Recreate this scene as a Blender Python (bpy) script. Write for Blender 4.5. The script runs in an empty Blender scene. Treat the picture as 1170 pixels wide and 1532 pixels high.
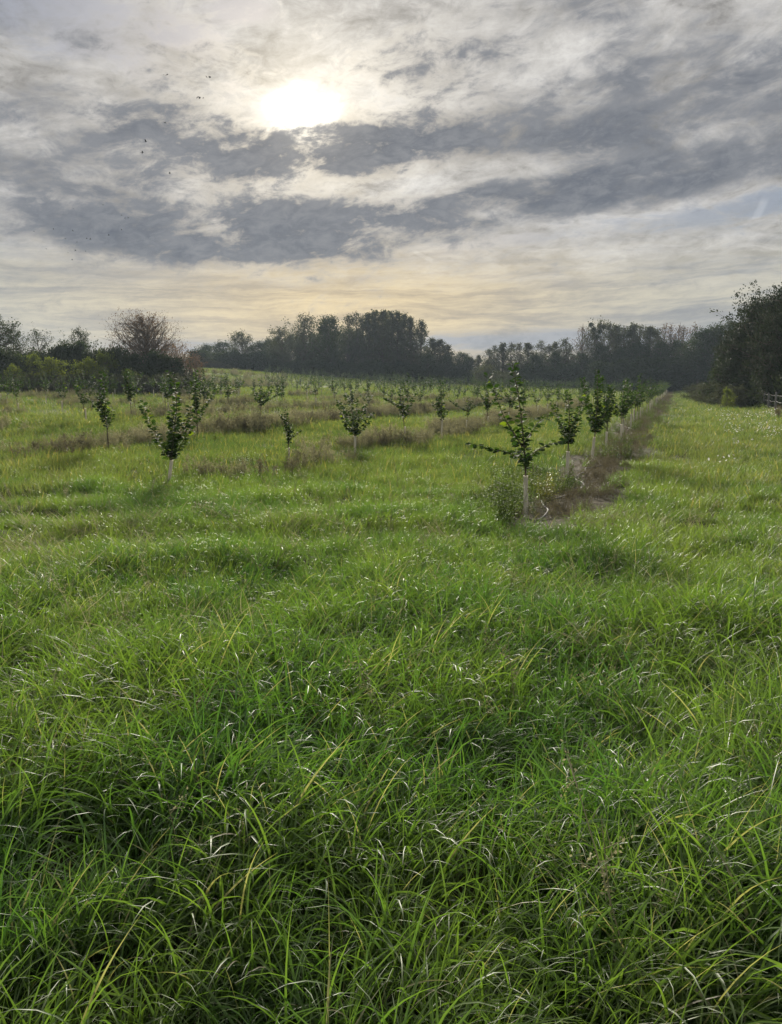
import bpy, math
import numpy as np

# ------------------------------------------------------------------ camera, sky, sun, exposure
SC = bpy.context.scene
COL = SC.collection
R = math.radians
EYE = 1.6
FPX = 1106.0                                   # focal length in photograph pixels (1170 x 1532)
PITCH = math.atan((766 - 577) / FPX)           # looking slightly down: the eye level lies at y = 577

cam_d = bpy.data.cameras.new('camera')
cam_d.sensor_fit = 'VERTICAL'
cam_d.angle = 2 * math.atan(766 / FPX)
cam_d.clip_start = 0.05
cam_d.clip_end = 3000
cam = bpy.data.objects.new('camera', cam_d)
COL.objects.link(cam)
cam.location = (0, 0, EYE)
cam.rotation_euler = (math.pi / 2 - PITCH, 0, 0)
SC.camera = cam

SC.view_settings.view_transform = 'Standard'
SC.view_settings.look = 'None'
SC.view_settings.gamma = 1
SC.view_settings.use_curve_mapping = False
SC.view_settings.exposure = 0.9
SC.render.engine = 'CYCLES'
SC.cycles.max_bounces = 6
SC.cycles.diffuse_bounces = 3
SC.cycles.glossy_bounces = 2
SC.cycles.transmission_bounces = 4
SC.cycles.volume_bounces = 0
SC.cycles.transparent_max_bounces = 4
SC.cycles.sample_clamp_indirect = 4.0
SC.cycles.use_denoising = True
SC.cycles.use_adaptive_sampling = False


def ray(px, py):
    u = (px - 585) / FPX
    v = (766 - py) / FPX
    return np.array([u, math.cos(PITCH) + v * math.sin(PITCH), -math.sin(PITCH) + v * math.cos(PITCH)])


def azel(px, py):
    r = ray(px, py)
    return math.degrees(math.atan2(r[0], r[1])), math.degrees(math.atan2(r[2], math.hypot(r[0], r[1])))


SUN_AZ, SUN_EL = azel(455, 168)

world = bpy.data.worlds.new('World')
SC.world = world
world.use_nodes = True


class Nodes:
    """small helper to write node expressions"""

    def __init__(self, tree):
        self.t = tree
        self.n = tree.nodes
        self.l = tree.links

    def put(self, sock, val):
        if isinstance(val, bpy.types.NodeSocket):
            self.l.new(val, sock)
        elif val is not None:
            sock.default_value = val

    def m(self, op, a, b=None, c=None, clamp=False):
        nd = self.n.new('ShaderNodeMath')
        nd.operation = op
        nd.use_clamp = clamp
        for i, v in enumerate((a, b, c)):
            self.put(nd.inputs[i], v)
        return nd.outputs[0]

    def add(self, *a):
        r = a[0]
        for b in a[1:]:
            r = self.m('ADD', r, b)
        return r

    def mul(self, *a):
        r = a[0]
        for b in a[1:]:
            r = self.m('MULTIPLY', r, b)
        return r

    def sub(self, a, b):
        return self.m('SUBTRACT', a, b)

    def ramp(self, x, a, b, lo=0.0, hi=1.0, smooth=True):
        nd = self.n.new('ShaderNodeMapRange')
        nd.interpolation_type = 'SMOOTHSTEP' if smooth else 'LINEAR'
        nd.clamp = True
        for i, v in enumerate((x, a, b, lo, hi)):
            self.put(nd.inputs[i], v)
        return nd.outputs[0]

    def vec(self, x, y, z=0.0):
        nd = self.n.new('ShaderNodeCombineXYZ')
        for i, v in enumerate((x, y, z)):
            self.put(nd.inputs[i], v)
        return nd.outputs[0]

    def noise(self, v, scale, detail=4, rough=0.5, dist=0.0, dim='3D'):
        nd = self.n.new('ShaderNodeTexNoise')
        nd.noise_dimensions = dim
        self.put(nd.inputs['Vector'], v)
        nd.inputs['Scale'].default_value = scale
        nd.inputs['Detail'].default_value = detail
        nd.inputs['Roughness'].default_value = rough
        nd.inputs['Distortion'].default_value = dist
        return nd.outputs[0]

    def mix(self, f, a, b):
        nd = self.n.new('ShaderNodeMix')
        nd.data_type = 'RGBA'
        self.put(nd.inputs[0], f)
        for i, v in ((6, a), (7, b)):
            if isinstance(v, tuple) and len(v) == 3:
                v = v + (1,)
            self.put(nd.inputs[i], v)
        return nd.outputs[2]

    def scalec(self, col, f):
        nd = self.n.new('ShaderNodeVectorMath')
        nd.operation = 'SCALE'
        self.put(nd.inputs[0], col if not isinstance(col, tuple) else col[:3])
        self.put(nd.inputs[3], f)
        return nd.outputs[0]

    def addc(self, a, b):
        nd = self.n.new('ShaderNodeVectorMath')
        nd.operation = 'ADD'
        self.put(nd.inputs[0], a)
        self.put(nd.inputs[1], b)
        return nd.outputs[0]


def build_sky():
    t = world.node_tree
    t.nodes.clear()
    k = Nodes(t)
    out = t.nodes.new('ShaderNodeOutputWorld')
    bg = t.nodes.new('ShaderNodeBackground')
    bg.inputs['Strength'].default_value = 0.072
    k.l.new(bg.outputs[0], out.inputs[0])
    sky = t.nodes.new('ShaderNodeTexSky')
    sky.sky_type = 'NISHITA'
    sky.sun_disc = False
    sky.sun_elevation = R(SUN_EL)
    sky.sun_rotation = R(SUN_AZ)
    tc = t.nodes.new('ShaderNodeTexCoord')
    d = tc.outputs['Generated']
    sep = t.nodes.new('ShaderNodeSeparateXYZ')
    k.l.new(d, sep.inputs[0])
    x, y, z = sep.outputs
    el = k.mul(k.m('ARCSINE', z), 57.2958)
    az = k.mul(k.m('ARCTAN2', x, y), 57.2958)
    den = k.add(k.m('MAXIMUM', z, 0.0), 0.13)
    U = k.m('DIVIDE', x, den)
    V = k.m('DIVIDE', y, den)
    # cloud-deck coordinates, stretched along the drift of the cloud bands
    ca, sa = math.cos(R(18)), math.sin(R(18))
    P = k.add(k.mul(U, ca), k.mul(V, sa))
    Q = k.sub(k.mul(V, ca), k.mul(U, sa))
    deck = k.vec(k.mul(P, 1.0), k.mul(Q, 0.9), 0.0)
    n_big = k.noise(deck, 2.0, 10, 0.64, 0.9)
    n_fine = k.noise(k.vec(k.mul(P, 1.0), k.mul(Q, 1.0), 4.0), 5.5, 9, 0.66, 0.8)
    puff = k.noise(k.vec(k.mul(az, 0.105), k.mul(k.sub(el, k.mul(az, 0.10)), 0.22), 11.0), 1.0, 10, 0.60, 0.25)
    puff2 = k.noise(k.vec(k.mul(az, 0.27), k.mul(k.sub(el, k.mul(az, 0.10)), 0.64), 15.0), 1.0, 10, 0.66, 0.5)
    puff3 = k.noise(k.vec(k.mul(az, 0.60), k.mul(k.sub(el, k.mul(az, 0.12)), 1.15), 25.0), 1.0, 9, 0.68, 0.6)
    warp = k.mul(k.sub(k.noise(k.vec(k.mul(az, 0.09), k.mul(el, 0.3), 31.0), 1.0, 5, 0.6), .5), 3.0)
    streak = k.noise(k.vec(k.mul(az, 0.060), k.mul(k.add(el, warp, k.mul(az, -0.035)), 0.55), 2.0), 1.0, 10, 0.68, 0.5)
    fine_streak = k.noise(k.vec(k.mul(az, 0.13), k.mul(k.add(el, k.mul(warp, .5), k.mul(az, -0.03)), 1.7), 7.0), 1.0, 9, 0.68, 0.5)

    # angular distance from the sun, warped by the cloud texture
    da = k.sub(az, SUN_AZ)
    de = k.sub(el, SUN_EL)
    r2 = k.add(k.mul(k.m('POWER', k.m('ABSOLUTE', da), 2.0), 0.80), k.m('POWER', k.m('ABSOLUTE', de), 2.0))
    ang = k.m('SQRT', r2)

    def gauss(px, py, rx, ry, rot, amp):
        a0, e0 = azel(px, py)
        sx, sy = rx * 0.0518, ry * 0.0518
        c, s = math.cos(R(rot)), math.sin(R(rot))
        u = k.sub(az, a0)
        v = k.sub(el, e0)
        p = k.mul(k.add(k.mul(u, c), k.mul(v, s)), 1 / sx)
        q = k.mul(k.sub(k.mul(v, c), k.mul(u, s)), 1 / sy)
        q2 = k.add(k.mul(p, p), k.mul(q, q))
        return k.mul(k.m('EXPONENT', k.mul(q2, -0.7)), amp)

    dark = [(110, 290, 150, 44, -6, .85), (300, 255, 130, 46, -14, .8), (380, 222, 60, 26, 0, .45), (500, 225, 95, 26, 4, .75),
            (490, 207, 26, 18, 0, .9), (402, 216, 36, 14, 0, .5), (548, 210, 24, 16, 0, .4), (575, 215, 30, 24, 0, .4),
            (330, 350, 210, 32, 0, .95), (640, 322, 310, 24, 6, 1.0), (470, 368, 190, 20, 4, .55), (1020, 262, 260, 31, 5, .95),
            (800, 208, 250, 32, 3, .8), (1000, 185, 130, 18, 5, .45), (720, 75, 150, 50, 4, .55), (925, 118, 45, 20, 8, .70),
            (1080, 125, 110, 20, 12, .55), (890, 25, 60, 18, -20, .4), (150, 150, 200, 60, 0, .22), (640, 150, 60, 40, 0, .3),
            (1130, 60, 90, 30, 10, .45), (60, 20, 110, 30, -5, .40), (760, 160, 120, 20, 0, .2)]
    B = None
    for g in dark:
        q = gauss(*g)
        B = q if B is None else k.add(B, q)
    for g in [(640, 270, 200, 12, 4, .42), (760, 258, 130, 8, 5, .2), (930, 322, 190, 14, 5, .4), (620, 165, 60, 20, 10, .2), (300, 300, 120, 10, -6, .14),
              (220, 322, 70, 10, -8, .35), (110, 375, 100, 12, -6, .35), (545, 240, 16, 10, 0, .25), (310, 300, 40, 8, 0, .2)]:
        B = k.sub(B, gauss(*g))
    edge = k.add(k.mul(puff, 0.40), k.mul(puff2, 0.36), k.mul(puff3, 0.26), k.mul(n_fine, 0.14), k.mul(streak, 0.14))
    field = k.add(k.mul(k.m('MINIMUM', B, 1.05), 0.62), k.mul(k.sub(edge, 0.65), 3.7))
    dm = k.ramp(field, -0.02, 0.72)

    # clear sky between the clouds
    clear = k.scalec(sky.outputs[0], 0.62)
    # thin high cloud lit from behind
    lum = k.ramp(k.add(k.mul(n_big, 0.40), k.mul(n_fine, 0.34), k.mul(puff3, 0.26)), 0.40, 0.60, 2.0, 5.6, False)
    thin = k.scalec((1.0, 0.975, 0.94), lum)
    holes = None
    for g in [(90, 25, 170, 42, -6, 1.0), (255, 52, 26, 12, 0, .9), (360, 12, 40, 12, 0, .9), (1120, 312, 130, 16, 6, 1.0),
              (760, 358, 130, 12, 6, 0.8), (0, 372, 60, 10, 0, .7), (120, 428, 190, 6, 0, .6)]:
        q = gauss(*g)
        holes = q if holes is None else k.add(holes, q)
    hm = k.ramp(k.add(holes, k.mul(k.sub(n_fine, 0.5), 2.2)), 0.25, 0.95, 0.0, 0.85)
    hole_col = k.mix(0.72, clear, (1.45, 1.70, 2.35))
    thin = k.mix(hm, thin, hole_col)

    # low sky: level streaks, warm under the sun, cooler to the sides
    warm = k.m('EXPONENT', k.mul(k.m('POWER', k.m('ABSOLUTE', k.mul(k.add(az, 3.0), 1 / 16.0)), 2.0), -1.0))
    s_mix = k.ramp(k.add(k.mul(streak, 0.5), k.mul(fine_streak, 0.35), k.mul(puff2, .15)), 0.40, 0.60)
    low_cool = k.mix(s_mix, (2.25, 2.35, 2.45), (4.3, 4.1, 3.4))
    low_warm = k.mix(s_mix, (3.4, 2.75, 1.85), (6.2, 4.9, 2.85))
    low = k.mix(warm, low_cool, low_warm)
    grey = k.ramp(k.add(gauss(930, 508, 330, 17, 0, 1.0), gauss(1120, 470, 90, 8, 0, .6), gauss(300, 520, 190, 12, 0, .7), k.mul(k.sub(streak, .5), 1.6), k.mul(k.sub(fine_streak, .5), 1.0)), 0.35, 0.85)
    low = k.mix(grey, low, (2.65, 2.70, 2.85))
    lowf = k.ramp(k.add(el, k.mul(k.sub(streak, .5), 5.0)), 6.0, 12.0, 1.0, 0.0)
    base = k.mix(lowf, thin, low)

    # dark altocumulus banks
    dcol = k.mix(k.ramp(k.add(k.mul(puff2, .35), k.mul(puff3, .4), k.mul(streak, .25)), 0.38, 0.62), (0.66, 0.80, 1.10), (1.68, 1.76, 1.94))
    col = k.mix(k.mul(dm, 0.95), base, dcol)

    # sunlight scattered forward through the thin cloud, and the burnt-out patch over the sun itself
    clearing = k.sub(1.0, k.mul(dm, 0.75))
    halo = k.mul(k.m('EXPONENT', k.mul(r2, -1 / 20.0)), 3.4)
    wide = k.mul(k.m('EXPONENT', k.mul(r2, -1 / 220.0)), 1.0)
    lining = k.mul(dm, k.sub(1.0, dm), k.m('EXPONENT', k.mul(r2, -1 / 110.0)), 11.0)
    halo = k.add(k.mul(k.add(halo, wide), clearing), lining)
    col = k.addc(col, k.scalec((1.0, 0.86, 0.62), halo))
    rr = k.m('SQRT', k.add(k.m('POWER', k.m('ABSOLUTE', k.mul(da, 1 / 2.3)), 2.0), k.m('POWER', k.m('ABSOLUTE', k.mul(de, 1 / 1.5)), 2.0)))
    rr = k.add(rr, k.mul(k.sub(n_fine, .5), 1.0), k.mul(k.sub(puff2, .5), 1.6))
    core = k.mul(k.m('POWER', k.ramp(rr, 1.9, 0.35), 1.8), k.sub(1.0, k.mul(dm, 0.9)))
    col = k.addc(col, k.scalec((1.0, 0.95, 0.84), k.mul(core, 9.0)))

    # two short contrails
    def trail(x0, y0, x1, y1, w, amp):
        a0, e0 = azel(x0, y0)
        a1, e1 = azel(x1, y1)
        L = math.hypot(a1 - a0, e1 - e0)
        c, s = (a1 - a0) / L, (e1 - e0) / L
        u, v = k.sub(az, a0), k.sub(el, e0)
        p = k.mul(k.add(k.mul(u, c), k.mul(v, s)), 1 / L)
        q = k.m('ABSOLUTE', k.sub(k.mul(v, c), k.mul(u, s)))
        q = k.add(q, k.mul(k.sub(fine_streak, .5), 0.12))
        return k.mul(k.ramp(q, w * 0.0518, w * 0.015), k.ramp(p, 0.0, 0.15), k.ramp(p, 1.0, 0.7), amp)
    col = k.addc(col, k.scalec((1.0, 0.97, 0.92), k.add(trail(1128, 332, 1148, 292, 7, 0.7), trail(650, 392, 612, 372, 4, .6))))
    k.l.new(col, bg.inputs['Color'])


build_sky()

sun_d = bpy.data.lights.new('sun', 'SUN')
sun_d.energy = 4.6
sun_d.angle = R(10.0)
sun_d.color = (1.0, 0.92, 0.80)
sun = bpy.data.objects.new('sun', sun_d)
COL.objects.link(sun)
sun.rotation_euler = (R(90 - SUN_EL), 0, R(180 - SUN_AZ))
sun.location = (0, 0, 60)

# ------------------------------------------------------------------ helpers
rng = np.random.default_rng(7)


def vnoise(x, y, seed=0):
    x = np.asarray(x, float)
    y = np.asarray(y, float)
    xi, yi = np.floor(x), np.floor(y)
    fx, fy = x - xi, y - yi
    fx, fy = fx * fx * (3 - 2 * fx), fy * fy * (3 - 2 * fy)

    def h(a, b):
        q = np.sin(a * 127.1 + b * 311.7 + seed * 74.7) * 43758.5453
        return q - np.floor(q)
    a = h(xi, yi) * (1 - fx) + h(xi + 1, yi) * fx
    b = h(xi, yi + 1) * (1 - fx) + h(xi + 1, yi + 1) * fx
    return a * (1 - fy) + b * fy


def fbm(x, y, seed=0, oct=3):
    r, a, s = 0, 0.5, 0
    for i in range(oct):
        r = r + a * vnoise(np.asarray(x) * 2 ** i, np.asarray(y) * 2 ** i, seed + i * 3)
        s += a
        a *= 0.5
    return r / s


def sstep(x, a, b):
    t = np.clip((np.asarray(x, float) - a) / (b - a), 0, 1)
    return t * t * (3 - 2 * t)


ROW_A = math.radians(21.05)                    # heading of the orchard rows
CA, SA = math.cos(ROW_A), math.sin(ROW_A)
ROW0, PITCH_ROW = -1.62, 5.6                   # lateral place of the first row and the distance between rows


def to_ls(x, y):
    return x * CA - y * SA, x * SA + y * CA


def to_xy(l, s):
    return l * CA + s * SA, -l * SA + s * CA


def H(x, y):
    x = np.asarray(x, float)
    y = np.asarray(y, float)
    l, s = to_ls(x, y)
    z = 1.05 * (1 - np.exp(-np.maximum(0, -l - 7) / 28)) * sstep(s, 4, 22)
    z = z + 0.75 * sstep(y, 35, 150)
    z = z + 2.9 * np.exp(-(((x + 40) / 33) ** 2 + ((y - 128) / 34) ** 2))
    far = sstep(np.hypot(x, y), 3, 12)
    z = z + (fbm(x * 0.22, y * 0.22, 5) - 0.5) * 0.16 * far + (fbm(x * 0.9, y * 0.9, 9) - 0.5) * 0.13
    # old swath ridges on the headland left of centre
    z = z + 0.05 * np.sin((y - 0.18 * x) * 3.1 + 2 * vnoise(x * .3, y * .3, 3)) * sstep(y, 5, 7) * (1 - sstep(y, 10.5, 12)) * (1 - sstep(x, 0, 2))
    return z


def at(px, py):
    """the spot on the ground seen at a pixel of the photograph"""
    r = ray(px, py)
    z = 0.0
    q = r
    for _ in range(40):
        t = (z - EYE) / r[2] if r[2] < -1e-4 else 160
        t = min(max(t, 0.5), 170)
        q = r * t
        z = 0.5 * z + 0.5 * float(H(q[0], q[1]))
    return float(q[0]), float(q[1])


def at_d(px, dist):
    r = ray(px, 577)
    return float(r[0] * dist / r[1]), float(dist)


def z_at(px, py, dist):
    r = ray(px, py)
    return EYE + r[2] * dist / r[1]


class MB:
    """collects triangles and quads for one mesh"""

    def __init__(self):
        self.v, self.f3, self.f4, self.n, self.a = [], [], [], 0, []

    def add(self, V, F3=None, F4=None, attr=None):
        V = np.asarray(V, float).reshape(-1, 3)
        self.v.append(V)
        if F3 is not None and len(F3):
            self.f3.append(np.asarray(F3, int) + self.n)
        if F4 is not None and len(F4):
            self.f4.append(np.asarray(F4, int) + self.n)
        self.a.append(np.zeros(len(V)) if attr is None else np.broadcast_to(np.asarray(attr, float), (len(V),)))
        self.n += len(V)

    def tube(self, pts, r0, r1=None, sides=6, cap=True, attr=None):
        pts = np.asarray(pts, float)
        n = len(pts)
        r1 = r0 if r1 is None else r1
        tan = np.gradient(pts, axis=0)
        tan /= np.linalg.norm(tan, axis=1)[:, None] + 1e-9
        ref = np.array([0.3, 0.2, 1.0]) if abs(tan[0][2]) < 0.8 else np.array([1.0, 0.1, 0.0])
        u = np.cross(tan, ref)
        u /= np.linalg.norm(u, axis=1)[:, None] + 1e-9
        w = np.cross(tan, u)
        a = np.arange(sides) * 2 * math.pi / sides
        rad = np.linspace(r0, r1, n)[:, None, None] if np.ndim(r0) == 0 else np.asarray(r0)[:, None, None]
        ring = pts[:, None, :] + rad * (u[:, None, :] * np.cos(a)[None, :, None] + w[:, None, :] * np.sin(a)[None, :, None])
        V = ring.reshape(-1, 3)
        i = np.arange(n - 1)[:, None] * sides
        j = np.arange(sides)[None, :]
        F = np.stack([i + j, i + (j + 1) % sides, i + sides + (j + 1) % sides, i + sides + j], -1).reshape(-1, 4)
        F3 = None
        if cap:
            V = np.vstack([V, pts[-1:]])
            b = (n - 1) * sides
            F3 = np.array([[b + q, b + (q + 1) % sides, n * sides] for q in range(sides)])
        self.add(V, F3, F, attr)

    def mesh(self, name, mat, smooth=False):
        V = np.concatenate(self.v)
        f3 = np.concatenate(self.f3) if self.f3 else np.zeros((0, 3), int)
        f4 = np.concatenate(self.f4) if self.f4 else np.zeros((0, 4), int)
        me = bpy.data.meshes.new(name)
        me.vertices.add(len(V))
        me.vertices.foreach_set('co', V.astype(np.float32).ravel())
        nl = f3.size + f4.size
        me.loops.add(nl)
        me.loops.foreach_set('vertex_index', np.concatenate([f3.ravel(), f4.ravel()]).astype(np.int32))
        me.polygons.add(len(f3) + len(f4))
        st = np.concatenate([np.arange(len(f3)) * 3, f3.size + np.arange(len(f4)) * 4]).astype(np.int32)
        me.polygons.foreach_set('loop_start', st)
        if smooth:
            me.polygons.foreach_set('use_smooth', np.ones(len(st), bool))
        at_ = me.attributes.new('rnd', 'FLOAT', 'POINT')
        at_.data.foreach_set('value', np.concatenate(self.a).astype(np.float32))
        me.update(calc_edges=True)
        for m_ in (mat if isinstance(mat, (list, tuple)) else [mat]):
            me.materials.append(m_)
        return me


def ob(name, me, parent=None, loc=None, **props):
    o = bpy.data.objects.new(name, me)
    COL.objects.link(o)
    if parent is not None:
        o.parent = parent
    if loc is not None:
        o.location = loc
    for a, b in props.items():
        o[a] = b
    return o


def thing(name, loc, label, category, group=None, rz=0.0, sc=1.0, me=None):
    o = bpy.data.objects.new(name, me)
    COL.objects.link(o)
    o.location = loc
    o.rotation_euler = (0, 0, rz)
    o.scale = (sc, sc, sc)
    o['label'] = label
    o['category'] = category
    if group:
        o['group'] = group
    return o


# ------------------------------------------------------------------ materials
def new_mat(name):
    m = bpy.data.materials.new(name)
    m.use_nodes = True
    m.node_tree.nodes.clear()
    k = Nodes(m.node_tree)
    out = m.node_tree.nodes.new('ShaderNodeOutputMaterial')
    return m, k, out


def principled(k, col, rough=0.6, spec=0.4, normal=None):
    p = k.n.new('ShaderNodeBsdfPrincipled')
    if isinstance(col, tuple) and len(col) == 3:
        col = col + (1,)
    k.put(p.inputs['Base Color'], col)
    k.put(p.inputs['Roughness'], rough)
    p.inputs['Specular IOR Level'].default_value = spec
    if normal is not None:
        k.l.new(normal, p.inputs['Normal'])
    return p.outputs[0]


def leafy(name, cols, trans=0.35, tcol=(1.0, 1.15, 0.5), rough=0.42, spec=0.5, wscale=None, obj_var=0.0, dry=None, dry_at=0.95, tgain=1.5):
    """thin leaf: two base colours mixed per leaf and by large patches, with light shining through"""
    m, k, out = new_mat(name)
    a = k.n.new('ShaderNodeAttribute')
    a.attribute_name = 'rnd'
    f = a.outputs['Fac']
    if wscale:
        g = k.n.new('ShaderNodeNewGeometry')
        nz = k.noise(g.outputs['Position'], wscale, 3, 0.55)
        f = k.m('ADD', k.mul(f, 0.45), k.ramp(nz, 0.34, 0.66, 0, 0.75), clamp=True)
    if obj_var:
        oi = k.n.new('ShaderNodeObjectInfo')
        f = k.m('ADD', k.mul(f, 1 - obj_var), k.mul(oi.outputs['Random'], obj_var), clamp=True)
    c = k.mix(f, cols[0], cols[1])
    if dry:
        c = k.mix(k.m('GREATER_THAN', a.outputs['Fac'], dry_at), c, dry)
    p = principled(k, c, rough, spec)
    tr = k.n.new('ShaderNodeBsdfTranslucent')
    tm = k.n.new('ShaderNodeMix')
    tm.data_type = 'RGBA'
    tm.blend_type = 'MULTIPLY'
    tm.inputs[0].default_value = 1.0
    k.l.new(c, tm.inputs[6])
    tm.inputs[7].default_value = tuple(q * tgain for q in tcol) + (1,)
    k.l.new(tm.outputs[2], tr.inputs['Color'])
    mx = k.n.new('ShaderNodeMixShader')
    mx.inputs[0].default_value = trans
    k.l.new(p, mx.inputs[1])
    k.l.new(tr.outputs[0], mx.inputs[2])
    k.l.new(mx.outputs[0], out.inputs[0])
    return m


def plain(name, c1, c2, scale=20, rough=0.8, spec=0.3, stretch=None, bump=0.0):
    m, k, out = new_mat(name)
    tc = k.n.new('ShaderNodeTexCoord')
    v = tc.outputs['Object']
    if stretch:
        mp = k.n.new('ShaderNodeMapping')
        mp.inputs['Scale'].default_value = stretch
        k.l.new(v, mp.inputs[0])
        v = mp.outputs[0]
    nz = k.noise(v, scale, 5, 0.6)
    c = k.mix(k.ramp(nz, 0.32, 0.68), c1, c2)
    nrm = None
    if bump:
        b = k.n.new('ShaderNodeBump')
        b.inputs['Strength'].default_value = bump
        b.inputs['Distance'].default_value = 0.01
        k.l.new(nz, b.inputs['Height'])
        nrm = b.outputs[0]
    k.l.new(principled(k, c, rough, spec, nrm), out.inputs[0])
    return m


M_GRASS = leafy('grass_blade', ((0.038, 0.098, 0.028), (0.108, 0.162, 0.042)), 0.42, (1.0, 1.14, 0.38), 0.50, 0.75, 0.8,
                dry=(0.26, 0.235, 0.17), dry_at=0.975, tgain=1.75)
M_GRASS_MID = leafy('grass_headland', ((0.054, 0.116, 0.032), (0.136, 0.180, 0.048)), 0.44, (1.02, 1.13, 0.40), 0.45, 0.62, 0.5,
                    dry=(0.26, 0.235, 0.17), dry_at=0.975, tgain=1.75)
M_GRASS_FAR = leafy('grass_lane', ((0.068, 0.114, 0.038), (0.138, 0.165, 0.064)), 0.43, (1.02, 1.10, 0.50), 0.55, 0.25, 0.25,
                    dry=(0.30, 0.25, 0.10), dry_at=0.93)
M_HAZEL = leafy('hazel_leaf', ((0.021, 0.044, 0.020), (0.050, 0.080, 0.026)), 0.32, (1.1, 1.3, 0.35), 0.72, 0.08, dry=(0.16, 0.20, 0.03), dry_at=0.97)
M_DRY = leafy('dry_weed', ((0.185, 0.182, 0.105), (0.33, 0.318, 0.20)), 0.25, (1, 0.98, 0.8), 0.8, 0.2, 0.6)
M_BROWN = leafy('brown_weed', ((0.092, 0.086, 0.056), (0.19, 0.178, 0.118)), 0.2, (1, 0.9, 0.7), 0.85, 0.2, 0.6)
M_WEED = leafy('green_weed', ((0.055, 0.095, 0.028), (0.13, 0.17, 0.045)), 0.38, (1.0, 1.1, 0.45), 0.65, 0.12, 0.5)
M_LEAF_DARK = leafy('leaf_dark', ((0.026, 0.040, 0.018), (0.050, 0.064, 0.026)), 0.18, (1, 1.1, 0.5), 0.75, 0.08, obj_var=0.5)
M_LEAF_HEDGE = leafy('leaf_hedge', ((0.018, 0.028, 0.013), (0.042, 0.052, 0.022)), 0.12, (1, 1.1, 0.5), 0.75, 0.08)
M_LEAF_GREY = leafy('leaf_grey', ((0.048, 0.058, 0.034), (0.085, 0.088, 0.050)), 0.22, (1, 1.05, 0.6), 0.75, 0.08, obj_var=0.5)
M_LEAF_GREEN = leafy('leaf_green', ((0.060, 0.085, 0.024), (0.150, 0.165, 0.042)), 0.40, (1, 1.1, 0.4), 0.75, 0.08, obj_var=0.3)
M_LEAF_BROWN = leafy('leaf_brown', ((0.095, 0.070, 0.050), (0.16, 0.115, 0.085)), 0.3, (1, 0.9, 0.7), 0.75, 0.08, obj_var=0.3)
M_BARK = plain('bark', (0.055, 0.045, 0.035), (0.12, 0.10, 0.075), 8, 0.9, 0.2, (1, 1, 0.15), 0.5)
M_TWIG = plain('hazel_bark', (0.06, 0.045, 0.03), (0.12, 0.09, 0.06), 30, 0.7, 0.3, (1, 1, 0.2), 0.3)
M_GUARD = plain('guard_plastic', (0.72, 0.69, 0.60), (0.86, 0.84, 0.77), 9, 0.45, 0.45, (1, 1, 0.3), 0.1)


def shine_through(m, col, f):
    k = Nodes(m.node_tree)
    out = [n for n in k.n if n.type == 'OUTPUT_MATERIAL'][0]
    src = out.inputs[0].links[0].from_socket
    tr = k.n.new('ShaderNodeBsdfTranslucent')
    tr.inputs['Color'].default_value = col + (1,)
    mx = k.n.new('ShaderNodeMixShader')
    mx.inputs[0].default_value = f
    k.l.new(src, mx.inputs[1])
    k.l.new(tr.outputs[0], mx.inputs[2])
    k.l.new(mx.outputs[0], out.inputs[0])


shine_through(M_GUARD, (0.88, 0.85, 0.76), 0.45)
M_HOSE = plain('hose_plastic', (0.09, 0.088, 0.082), (0.19, 0.185, 0.175), 12, 0.7, 0.2)
M_POST = plain('weathered_wood', (0.085, 0.083, 0.08), (0.165, 0.162, 0.155), 10, 0.85, 0.2, (1, 1, 0.1), 0.4)
M_WIRE = plain('fence_wire', (0.25, 0.25, 0.25), (0.35, 0.34, 0.33), 30, 0.5, 0.5)
M_BIRD = plain('bird_plumage', (0.02, 0.02, 0.022), (0.04, 0.038, 0.038), 6, 0.6, 0.3)
M_PETAL = leafy('flower_petal', ((0.72, 0.72, 0.68), (0.80, 0.80, 0.74)), 0.3, (1, 1, 0.95), 0.6, 0.3, tgain=1.0)


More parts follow.
